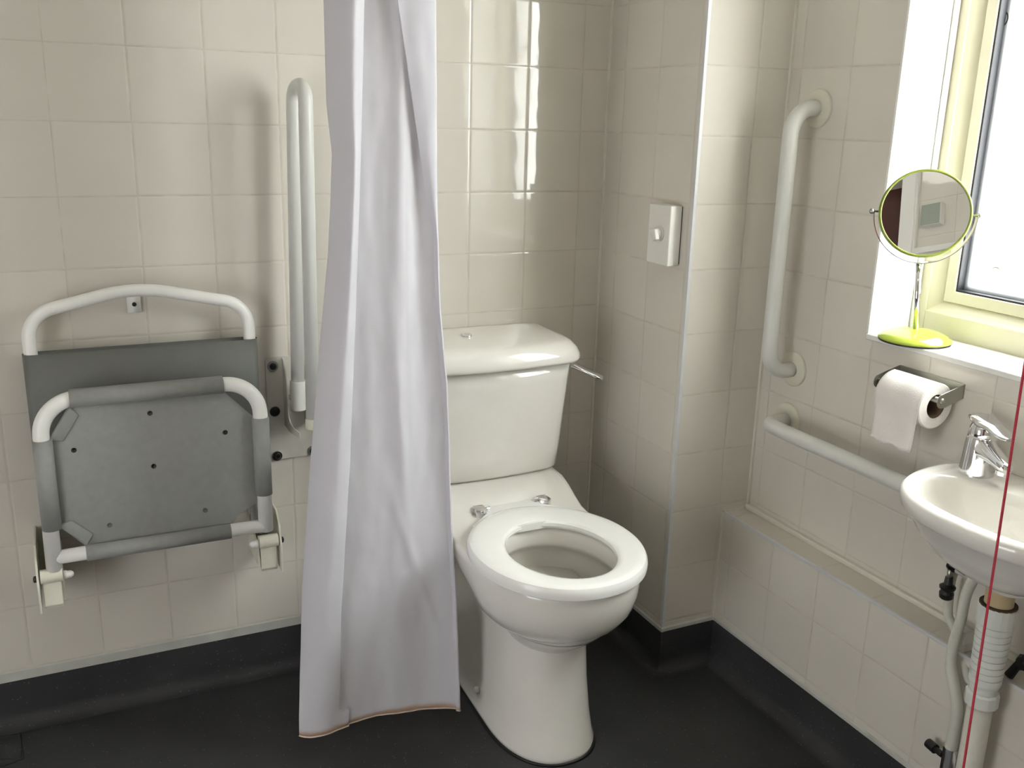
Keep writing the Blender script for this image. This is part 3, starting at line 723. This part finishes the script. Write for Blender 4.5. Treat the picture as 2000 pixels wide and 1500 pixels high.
# hinge brackets
def seat_bracket(xc, s):
    xo = xc + s * .026     # outer plate
    bm = bmesh.new()
    prism(bm, [(0, .345), (-.150, .338), (-.152, .400), (-.140, .445), (-.105, .474), (0, .474)], xo - .0022, xo + .0022, 'X')
    prism(bm, [(0, .345), (-.118, .345), (-.118, .400), (0, .43)], xc - s * .020 - .002, xc - s * .020 + .002, 'X')
    box(bm, min(xo, xc - s * .02), max(xo, xc - s * .02), -.004, 0, .345, .474)
    br_ = part('hinge_bracket', bm, 'cream', ss, smooth=False, bevel=.001)
    bm = bmesh.new(); prism(bm, [(-.120, .404), (-.140, .404), (-.144, .350), (-.138, .342), (-.134, .350), (-.118, .395)], xc - .019, xc + .017, 'X')
    box(bm, xc - .019, xc + .017, -.140, -.112, .342, .402)
    part('bracket_block', bm, 'cream', br_, smooth=False, bevel=.002)
    bm = bmesh.new(); tube(bm, [(xc - .021, SY - .003, .414), (xc + .021, SY - .003, .414)], .0150, 24); part('pivot_sleeve', bm, 'cream', br_, auto=.6)
    bm = bmesh.new(); lathe(bm, [(.009, 0), (.009, .006), (.0075, .008), (.0075, .014), (.004, .019), (.0005, .020)], (xc - s * .022, SY - .003, .411), (-s, 0, 0), 16); part('cap_nut', bm, 'white_tube', br_)
    bm = bmesh.new(); lathe(bm, [(.007, 0), (.007, .005), (.003, .007)], (xo + s * .002, SY - .003, .411), (s, 0, 0), 12); part('bolt_head', bm, 'dark_bolt', br_)
    bm = bmesh.new(); lathe(bm, [(.013, 0), (.013, .003), (.008, .005)], (xc - s * .004, -.004, .455), (0, -1, 0), 16); part('wall_screw', bm, 'dark_bolt', br_)
seat_bracket(.0650, -1); seat_bracket(.5090, 1)

# ------------------------------------------------------------------ folded-up support rail behind the curtain
fr2 = thing('folding_rail', 'white fold-up support rail standing upright on its wall plate left of the curtain', 'grab rail', (.61, 0, .68))
bm = bmesh.new(); prism(bm, [(.545, .560), (.545, .800), (.550, .806), (.602, .806), (.640, .70), (.700, .69), (.700, .558), (.550, .556)], -.005, 0, 'Y')
pl = part('wall_plate', bm, 'rail_plate', fr2, smooth=False, bevel=.001)
for x, z, mt in ((.562, .786, 'washer'), (.562, .677, 'dark_bolt'), (.563, .567, 'dark_bolt'), (.648, .569, 'washer')):
    bm = bmesh.new(); lathe(bm, [(.0125, 0), (.0125, .002), (.0115, .0028), (.0080, .003), (.0078, .006), (.006, .008), (.0035, .0078), (.0034, .004)], (x, -.005, z), (0, -1, 0), 24)
    for f in bm.faces:
        c_ = f.calc_center_median(); f.material_index = 1 if math.hypot(c_.x - x, c_.z - z) < (.0085 if mt == 'washer' else .0105) else 0
    part('plate_bolt', bm, ['washer', 'dark_bolt'], pl, auto=.5)
wb_prof = [(0, .806), (-.012, .800), (-.028, .775), (-.038, .735), (-.043, .690), (-.048, .674), (-.062, .664), (-.090, .660), (-.155, .668), (-.155, .655), (-.06, .640), (0, .640)]
bm = bmesh.new(); prism(bm, wb_prof, .584, .587, 'X'); prism(bm, wb_prof, .632, .635, 'X'); part('pivot_bracket', bm, 'rail_plate', fr2, smooth=False)
RX = .612; y1_, y2_ = -.055, -.122
bm = bmesh.new(); tube(bm, fillet([(.606, y1_, .700), (.621, y1_ + .004, 1.400), (.630, y2_, 1.408), (.623, y2_, .685)], [.033, .033], 12), .0150, 22)
part('rail_loop', bm, 'rail_tube', fr2)
bm = bmesh.new(); tube(bm, [(.6058, y1_, .692), (.6072, y1_, .760)], .0180, 22); part('socket_collar', bm, 'rail_tube', fr2, auto=.6)
bm = bmesh.new(); lathe(bm, [(.0155, 0), (.0170, .001), (.0170, .022), (.0155, .024)], (.623, y2_, .664), (0, 0, 1), 24); part('end_cap', bm, 'flange', fr2, auto=.6)
bm = bmesh.new(); tube(bm, [(.586, y1_, .722), (.633, y1_, .722)], .006, 14); part('pivot_pin', bm, 'rail_plate', fr2)

# ------------------------------------------------------------------ fixed grab bars on the right wall
def flange(t, y, z):
    bm = bmesh.new(); lathe(bm, [(.041, 0), (.041, .004), (.039, .006), (.020, .0075), (.0175, .0075)], (XR, y, z), (-1, 0, 0), 40); part('flange', bm, 'flange', t, auto=.8)
gv = thing('grab_bar', 'vertical white grab bar with ivory round flanges, upper of the two', 'grab bar', (XR, -.51, 1.1), 'fixed grab bars on the window wall')
bm = bmesh.new(); tube(bm, fillet([(XR - .002, -.492, 1.386), (XR - .078, -.500, 1.386), (XR - .078, -.502, .800), (XR - .002, -.503, .803)], [.058, .050], 14), .0172, 24); part('bar', bm, 'rail_tube', gv)
flange(gv, -.492, 1.386); flange(gv, -.503, .804)
gh = thing('grab_bar', 'horizontal white grab bar above the tiled ledge, running to the basin', 'grab bar', (XR, -.7, .68), 'fixed grab bars on the window wall')
bm = bmesh.new(); tube(bm, fillet([(XR - .002, -.502, .679), (XR - .074, -.510, .680), (XR - .074, -.965, .679), (XR - .002, -.985, .679)], [.034, .05], 12), .0172, 24); part('bar', bm, 'rail_tube', gh)
flange(gh, -.502, .679); flange(gh, -.985, .679)

# ------------------------------------------------------------------ pull switch box on the pier side
sw = thing('rotary_switch', 'square white switch box with round turn knob on side of tiled pier', 'switch', (XC, -.31, 1.1))
bm = BOX(XC - .0025, XC, -.352, -.270, 1.036, 1.166); part('back_plate', bm, 'dark_bolt', sw, smooth=False)  # dark sheet drawn in place of the thin shadow line behind the cover
bm = BOX(XC - .034, XC - .0025, -.354, -.268, 1.032, 1.168); cv = part('cover', bm, 'plastic_white', sw, smooth=False, bevel=.002)
bm = bmesh.new(); lathe(bm, [(.0165, 0), (.0165, .002), (.0150, .003)], (XC - .034, -.318, 1.103), (-1, 0, 0), 28); part('knob_seat', bm, 'plastic_white', sw)
bm = bmesh.new(); lathe(bm, [(.0135, 0), (.0130, .008), (.0120, .012), (.008, .014)], (XC - .036, -.318, 1.103), (-1, 0, 0), 28); prism(bm, [(-.334, 1.092), (-.326, 1.116), (-.304, 1.112), (-.308, 1.096), (-.322, 1.086)], XC - .056, XC - .044, 'X')
part('knob', bm, 'plastic_white', sw, bevel=.002)

# ------------------------------------------------------------------ basin
YC = -1.200
def bas(z, hw, x1, n2=2.5, m2=2.3, x0=XR, shift=0.0, n=80):
    """D outline: front super-ellipse, straight back on the wall"""
    pts = []; h = n - 16
    xs = 1.590 if x0 > 1.6 else x0 - .02
    for k in range(h):
        a = PI * k / (h - 1); c, s = math.cos(a), math.sin(a)
        pts.append((xs - (xs - x1) * abs(s) ** (2 / m2), YC + shift + hw * math.copysign(abs(c) ** (2 / n2), c), z))
    for k in range(16):
        f = (k + .5) / 16
        pts.append((x0 if .04 < f < .96 else x0, YC + shift - hw + 2 * hw * f, z))
    return pts
basin = thing('wash_basin', 'small white wall-hung hand basin below the window', 'basin', (XR, YC, .70))
bm = bmesh.new(); S = []
for z, hw, x1, x0 in [(.600, .034, 1.512, 1.580), (.612, .040, 1.506, 1.590), (.620, .066, 1.480, 1.6625), (.632, .098, 1.455, 1.6625), (.656, .140, 1.425, 1.6625), (.686, .173, 1.404, 1.6625), (.714, .192, 1.391, 1.6625), (.718, .198, 1.385, 1.6625), (.724, .203, 1.380, 1.6625), (.738, .206, 1.377, 1.6625), (.747, .205, 1.378, 1.6625), (.751, .200, 1.383, 1.6625), (.752, .194, 1.389, 1.6620)]:
    S.append(bas(z, hw, x1, x0=x0))
# rim to bowl; bowl is an ellipse offset from the wall leaving a tap ledge
def bowl(z, hw, xa, xb, n=80):
    c = (xa + xb) / 2; r = (xb - xa) / 2; pts = []; h = n - 16
    for k in range(h):
        a = PI * k / (h - 1); pts.append((c + (r * .25) - (r * 1.25) * abs(math.sin(a)) ** (2 / 2.2), YC - .004 + hw * math.copysign(abs(math.cos(a)) ** (2 / 2.4), math.cos(a)), z))
    for k in range(16):
        a = PI + PI * (k + 1) / 17; pts.append((c + r * .25 + (r * .75) * abs(math.sin(a)), YC - .004 + hw * math.cos(a), z))
    return pts
S += [bowl(.7515, .176, 1.402, 1.585), bowl(.749, .170, 1.407, 1.580), bowl(.742, .166, 1.410, 1.577), bowl(.722, .160, 1.414, 1.573), bowl(.69, .142, 1.424, 1.566), bowl(.66, .110, 1.444, 1.556), bowl(.64, .066, 1.478, 1.550), bowl(.632, .024, 1.518, 1.548)]
loft(bm, S)
part('bowl', bm, 'ceramic', basin, auto=1.1)
bm = bmesh.new(); lathe(bm, [(.022, 0), (.022, .002), (.019, .003), (.012, .0015), (.0005, .001)], (1.533, YC, .632), (0, 0, 1), 28); part('drain', bm, 'chrome', basin)
# tap
tp = thing('mixer_tap', 'chrome single-lever mixer tap on the corner of the basin', 'tap', (1.604, -1.058, .751))
tx_, ty_ = 1.604, -1.058
bm = bmesh.new(); lathe(bm, [(.0305, 0), (.0305, .004), (.0295, .010), (.0280, .030), (.0265, .055), (.0250, .068), (.0235, .073), (.015, .076)], (tx_, ty_, .751), (0, 0, 1), 40)
# spout: flattened loft towards the bowl
def ovs(c, d, w_, h_, n=20, e=2.4):
    d = Vector(d).normalized(); sd = d.cross(Vector((0, 0, 1))).normalized(); upv = sd.cross(d).normalized()
    return [tuple(Vector(c) + sd * w_ * math.copysign(abs(math.cos(a)) ** (2 / e), math.cos(a)) + upv * h_ * math.copysign(abs(math.sin(a)) ** (2 / e), math.sin(a))) for a in [2 * PI * k / n for k in range(n)]]
dv = Vector((-.32, -.947, 0)).normalized()
def tpnt(s, z): return Vector((tx_, ty_, z)) + dv * s
secs = []
for s, z, w_, h_, pitch in [(.0, .800, .022, .026, -.25), (.015, .802, .0215, .0215, -.28), (.032, .801, .0195, .0155, -.28), (.050, .797, .0170, .0120, -.22), (.066, .793, .0150, .0105, -.15), (.078, .790, .0130, .0095, -.1), (.084, .789, .0095, .0070, 0)]:
    secs.append(ovs(tpnt(s, z), dv + Vector((0, 0, pitch)), w_, h_))
loft(bm, secs); part('body', bm, 'chrome', tp, auto=1.0)
bm = bmesh.new(); lathe(bm, [(.0105, 0), (.0105, .008), (.0085, .010)], tpnt(.070, .783), (0, 0, -1), 20); part('aerator', bm, 'chrome', tp, auto=.7)
bm = bmesh.new(); lathe(bm, [(.0225, .0), (.0232, .006), (.0226, .016), (.019, .024)], (tx_, ty_, .822), (0, 0, 1), 36)
secs = []
for s, z, w_, h_, pitch in [(-.026, 0.852, .010, .003, .1), (-.022, 0.853, .019, .006, .05), (-.005, 0.853, .0245, .0085, -.1), (.015, 0.848, .0240, .0080, -.28), (.035, 0.848, .0205, .0060, -.30), (.055, 0.842, .0165, .0045, -.15), (.070, 0.841, .0135, .0038, 0), (.078, 0.841, .0085, .003, 0)]:
    secs.append(ovs(tpnt(s, z), dv + Vector((0, 0, pitch)), w_, h_))
loft(bm, secs); part('lever', bm, 'chrome', tp, auto=1.0)

# ------------------------------------------------------------------ waste pipe under the basin
ws = thing('waste_pipe', 'white ribbed plastic waste trap and pipe under the basin', 'waste pipe', (1.54, YC + .012, 0))
wx, wy = 1.540, -1.190
bm = bmesh.new(); lathe(bm, [(.0235, .566), (.0235, .603)], (wx, wy, 0), (0, 0, 1), 28); part('basin_tail', bm, 'tan', ws, auto=.6)
bm = bmesh.new(); lathe(bm, [(.0305, .563), (.0305, .5695)], (wx, wy, 0), (0, 0, 1), 28); part('rubber_seal', bm, 'rust', ws, auto=.6)
bm = bmesh.new(); lathe(bm, [(.027, .530), (.0318, .532), (.0322, .564), (.0305, .567)], (wx, wy, 0), (0, 0, 1), 18); part('top_nut', bm, 'pvc_pipe', ws, auto=.3)
prof = [(.024, .412)]
zz = .530; st = []
for k in range(9):
    z_hi = .530 - k * .0125; r_ = .0292 - k * .0003
    st += [(r_, z_hi), (r_, z_hi - .0105), (r_ - .002, z_hi - .011), (r_ - .002, z_hi - .0122)]
st += [(.0255, .416), (.023, .408), (.0225, .400)]
bm = bmesh.new(); lathe(bm, st[::-1], (wx, wy, 0), (0, 0, 1), 32); part('ribbed_trap', bm, 'pvc_pipe', ws, auto=.5)
bm = bmesh.new(); lathe(bm, [(.0245, .372), (.0280, .374), (.0280, .396), (.0250, .400)], (wx, wy, 0), (0, 0, 1), 12); part('lower_nut', bm, 'pvc_pipe', ws, auto=.2)
bm = bmesh.new(); tube(bm, [(wx, wy, .372), (wx, wy, .0)], .0212, 28); part('down_pipe', bm, 'painted_pipe', ws)

# supply pipes
s1 = thing('supply_pipe', 'bent white painted water pipe in front, left of the waste trap', 'water pipe', (1.56, -1.12, .4), 'supply pipes under the basin')
P1 = [(1.565, -1.135, .606), (1.562, -1.123, .586), (1.56, -1.112, .545), (1.56, -1.109, .486), (1.56, -1.103, .436), (1.56, -1.105, .395), (1.56, -1.122, .354), (1.56, -1.133, .321), (1.56, -1.134, .271), (1.56, -1.134, .225)]
bm = bmesh.new(); tube(bm, catmull(P1, 60), [.0095 + .0015 * (.55 < k / 59 < .95) for k in range(60)], 18); part('pipe', bm, 'painted_pipe', s1)
bm = bmesh.new(); tube(bm, [(1.56, -1.134, .238), (1.56, -1.134, .190)], .0135, 8); tube(bm, [(1.56, -1.134, .19), (1.56, -1.134, .003)], .0080, 16)
iv = part('isolating_valve', bm, 'chrome', s1, auto=.5)
bm = bmesh.new(); tube(bm, [(1.555, -1.122, .215), (1.560, -1.090, .214)], .006, 10); tube(bm, [(1.558, -1.104, .214), (1.561, -1.084, .214)], .0095, 16); part('valve_handle', bm, 'black', iv, auto=.6)
s2 = thing('supply_pipe', 'second white painted pipe behind, with black drain knob', 'water pipe', (1.62, -1.06, .45), 'supply pipes under the basin')
P2 = [(1.612, -1.046, .575), (1.615, -1.036, .53), (1.62, -1.033, .488), (1.62, -1.037, .452), (1.62, -1.050, .436), (1.612, -1.072, .424), (1.600, -1.096, .405), (1.578, -1.128, .380), (1.5765, -1.154, .330), (1.5765, -1.156, .006)]
bm = bmesh.new(); tube(bm, catmull(P2, 70), [.0085 if k < 40 else .0065 for k in range(70)], 16); part('pipe', bm, 'painted_pipe', s2)
bm = bmesh.new(); tube(bm, [(1.600, -1.050, .563), (1.600, -1.095, .563), (1.600, -1.112, .572)], [.011, .012, .009], 16); tube(bm, [(1.600, -1.060, .563), (XR, -1.060, .563)], .007, 12)
vb = part('valve_body', bm, 'painted_pipe', s2, auto=.8)
bm = bmesh.new(); tube(bm, [(1.592, -1.047, .565), (1.594, -1.046, .525)], .0042, 12); part('valve_stem', bm, 'brushed', vb)
bm = bmesh.new(); lathe(bm, [(.009, .0), (.0125, .003), (.0135, .012), (.0105, .018), (.0145, .022), (.0150, .026), (.008, .031), (.007, .045)], (1.594, -1.046, .495), (0, 0, 1), 14); part('black_knob', bm, 'black', vb, auto=.4)
bm = bmesh.new(); lathe(bm, [(.013, -.010), (.014, -.004), (.014, .004), (.010, .010)], (1.598, -1.048, .566), (-.4, .9, .2), 12); part('union_nut', bm, 'black', vb, auto=.4)
bm = bmesh.new(); box(bm, 1.588, XL + .03, -1.105, -1.090, ZL + .0, .452); box(bm, 1.575, 1.600, -1.112, -1.088, .436, .462)
part('pipe_clip', bm, 'plastic_white', s2, smooth=False, bevel=.002)
s3 = thing('drain_valve', 'black lever drain valve on ledge right of the waste trap', 'valve', (1.62, -1.21, ZL))
bm = bmesh.new(); tube(bm, [(1.63, -1.218, ZL), (1.63, -1.218, .452), (1.612, -1.214, .456)], .0075, 14); part('valve_body', bm, 'brushed', s3)
bm = bmesh.new(); lathe(bm, [(.010, -.010), (.015, -.004), (.015, .006), (.009, .012)], (1.604, -1.214, .452), (-1, .3, .2), 8); tube(bm, [(1.602, -1.206, .448), (1.594, -1.196, .418)], [.007, .0085], 10); part('lever', bm, 'black', s3, auto=.5)

# ------------------------------------------------------------------ toilet roll and holder
hd = thing('roll_holder', 'dull steel toilet roll holder screwed to wall beneath the sill', 'toilet roll holder', (XR, -.88, .87))
HZ = .873
bm = bmesh.new(); box(bm, XR - .002, XR, -.962, -.805, HZ - .014, HZ + .014); part('back_plate', bm, 'brushed', hd, smooth=False)
for y in (-.962, -.8065):
    bm = bmesh.new(); ap = [(XR, HZ + .014), (XR - .050, HZ + .002)] + [(XR - .056 - .013 * math.sin(a), HZ - .014 + .014 * math.cos(a)) for a in [PI * k / 8 for k in range(9)]] + [(XR - .045, HZ - .027), (XR, HZ - .014)]
    prism(bm, ap, y, y + .0018, 'Y'); part('arm', bm, 'brushed', hd, smooth=False, bevel=.0004)
    bm = bmesh.new(); s = -1 if y < -.9 else 1; lathe(bm, [(.0065, 0), (.0060, .002), (.003, .0035), (.0005, .0038)], (XR - .056, y + (0 if s < 0 else .0018), HZ - .014), (0, s, 0), 16); part('rivet', bm, 'brushed', hd)
bm = bmesh.new(); tube(bm, [(XR - .056, -.960, HZ - .014), (XR - .056, -.806, HZ - .014)], .006, 14); part('spindle', bm, 'brushed', hd)
rc = Vector((XR - .056, 0, HZ - .027)); rr_ = .0445
rl2 = thing('toilet_roll', 'part-used white toilet roll with its loose end hanging in front', 'toilet roll', (rc.x, -.89, rc.z))
bm = bmesh.new(); lathe(bm, [(.0235, 0), (.0425, 0), (rr_, .002), (rr_, .108), (.0425, .110), (.0235, .110)], (rc.x, -.950, rc.z), (0, 1, 0), 56, caps=False); part('paper', bm, 'paper', rl2, auto=.6)
bm = bmesh.new(); lathe(bm, [(.0220, 0.001), (.0236, .001), (.0236, .109), (.0220, .109), (.0220, .001)], (rc.x, -.950, rc.z), (0, 1, 0), 40, caps=False); part('core', bm, 'card', rl2, auto=.6)
bm = bmesh.new(); rows = []
for j in range(26):
    f = j / 25
    if j < 8:
        a = PI / 2 + (PI / 2) * (j / 8); x, z = rc.x + (rr_ + .0012) * math.cos(a), rc.z + (rr_ + .0012) * math.sin(a)
    else:
        z = rc.z - (j - 8) / 17 * .088; x = rc.x - rr_ - .0012 + .004 * math.sin((j - 8) / 17 * 3) - .002 * ((j - 8) / 17)
    rows.append([bm.verts.new((x + .0012 * math.sin(k * 1.1 + j * .3), -.949 + .107 * k / 12 + .004 * max(0, (j - 8) / 17) * (1 - k / 6), z - (.003 * math.sin(k * .9) if j == 25 else 0))) for k in range(13)])
for a, b in zip(rows, rows[1:]):
    for k in range(12): bm.faces.new((a[k], a[k + 1], b[k + 1], b[k]))
part('loose_sheet', bm, 'paper', rl2, solid=.0006)

# ------------------------------------------------------------------ table mirror on the sill
MX, MY = 1.700, -.798
mr_ = thing('vanity_mirror', 'round swivel table mirror with lime green rim and base on the sill', 'mirror', (MX, MY, WZ0))
bm = bmesh.new(); lathe(bm, [(.069, 0), (.0705, .0025), (.067, .004)], (MX, MY, WZ0), (0, 0, 1), 48); part('base_pad', bm, 'black', mr_)
bm = bmesh.new(); lathe(bm, [(.069, .003), (.0715, .005), (.0700, .0085), (.061, .0155), (.045, .0215), (.024, .0255), (.007, .0265)], (MX, MY, WZ0), (0, 0, 1), 64); part('base', bm, 'lime', mr_)
MZ = 1.192; MR = .0865
bm = bmesh.new(); tube(bm, [(MX, MY, WZ0 + .022), (MX - .0115, MY + .0055, MZ - .100)], .0062, 20); part('stem', bm, 'chrome', mr_)
az = math.radians(-130); el = math.radians(12)
nrm = Vector((math.cos(az) * math.cos(el), math.sin(az) * math.cos(el), math.sin(el))); side = Vector((-math.sin(az), math.cos(az), 0))
cM = Vector((MX - .013, MY + .006, MZ - .003))
# yoke: flat band half ring in the vertical plane through the pivots
bm = bmesh.new(); hz = Vector((math.cos(az), math.sin(az), 0)); rows = []
for k in range(41):
    a = PI + PI * k / 40
    for rr2 in ():
        pass
    c = cM + side * math.cos(a) * (MR + .0085) + Vector((0, 0, 1)) * math.sin(a) * (MR + .0105)
    e_ = (side * math.cos(a) + Vector((0, 0, 1)) * math.sin(a)).normalized()
    rows.append([tuple(c + hz * u_ + e_ * v_) for u_, v_ in ((.009, -.0008), (.009, .0008), (-.009, .0008), (-.009, -.0008))])
loft(bm, rows); part('yoke', bm, 'chrome', mr_, auto=.6)
for s in (-1, 1):
    bm = bmesh.new(); lathe(bm, [(.0022, -.010), (.0022, .001), (.0052, .001), (.0058, .004), (.0045, .0075), (.001, .009)], cM + side * s * (MR + .0085), side * s, 16); part('pivot_knob', bm, 'brushed', mr_)
bm = bmesh.new(); lathe(bm, [(MR - .0055, .0045), (MR - .0045, .0065), (MR - .0015, .0065), (MR, .003), (MR, -.003), (MR - .0015, -.0065), (MR - .0045, -.0065), (MR - .0055, -.0045)], cM, nrm, 72, caps=False); part('rim', bm, 'lime_rim', mr_)
for s in (1, -1):
    bm = bmesh.new(); lathe(bm, [(MR - .005, 0), (MR - .005, .0042)], cM, nrm * s, 72); part('mirror_glass', bm, 'mirror', mr_, auto=.5)

# ------------------------------------------------------------------ red pull cord
pc = thing('pull_cord', 'thin red emergency pull cord hanging in front of the basin', 'pull cord', (1.16, -1.43, 1.0))
dcord = Vector((1.16, -1.443, .534)) - Vector((1.16, -1.430, 1.070)); c0 = Vector((1.16, -1.430, 1.070))
topc = c0 - dcord * ((CEIL - 1.07) / .536); botc = c0 + dcord * ((1.07 - .12) / .536)
bm = bmesh.new(); tube(bm, [topc.lerp(botc, k / 30) for k in range(31)], .00165, 8); part('cord', bm, 'cord', pc)
bm = bmesh.new(); lathe(bm, [(.030, 0), (.030, .010), (.012, .026)], (topc.x, topc.y, CEIL - .026), (0, 0, 1), 28); part('ceiling_rose', bm, 'plastic_white', pc)
bm = bmesh.new(); q = [botc + Vector((0, 0, .0)), botc + Vector((.035, 0, -.06)), botc + Vector((-.035, 0, -.06))]; tube(bm, q, .004, 10, closed=True); part('handle', bm, 'cord', pc)

# ------------------------------------------------------------------ things seen only in the little mirror
ABX, ABZ = .700, 1.80
ab = thing('alarm_box', 'square alarm box with shade painted grey-green on its front and white side on wall behind, seen in mirror', 'alarm', (ABX, YFR, ABZ))
bm = BOX(ABX, ABX + .080, YFR, YFR + .034, ABZ, ABZ + .085); part('housing', bm, 'plastic_white', ab, smooth=False, bevel=.002)
bm = BOX(ABX + .002, ABX + .078, YFR + .034, YFR + .0355, ABZ + .002, ABZ + .083); part('shaded_front', bm, 'front_shade', ab, smooth=False)  # darker front sheet carries the shade of the window-averted face
struct('trim_17', BOX(.655, .668, YFR, YFR + .012, 0, CEIL), 'plastic_white')
struct('trim_18', BOX(.668, 1.20, YFR, YFR + .012, 1.700, 1.722), 'plastic_white')

cg = thing('added_ceiling_fill', 'added unseen round white fill light on the ceiling', 'ceiling light', (.35, -1.75, CEIL))  # added fitting out of view, holds a weak fill lamp
bm = bmesh.new(); lathe(bm, [(.17, 0), (.175, -.02), (.165, -.05)], (.35, -1.75, CEIL), (0, 0, 1), 40); part('housing', bm, 'plastic_white', cg)
ld = light('ceiling_fill_lamp', 'AREA', (.35, -1.75, CEIL - .056), 1.5, .30, (0, 0, 0), (1.0, .95, .86)); ld.data.shape = 'DISK'  # added fill lamp, no such source in view
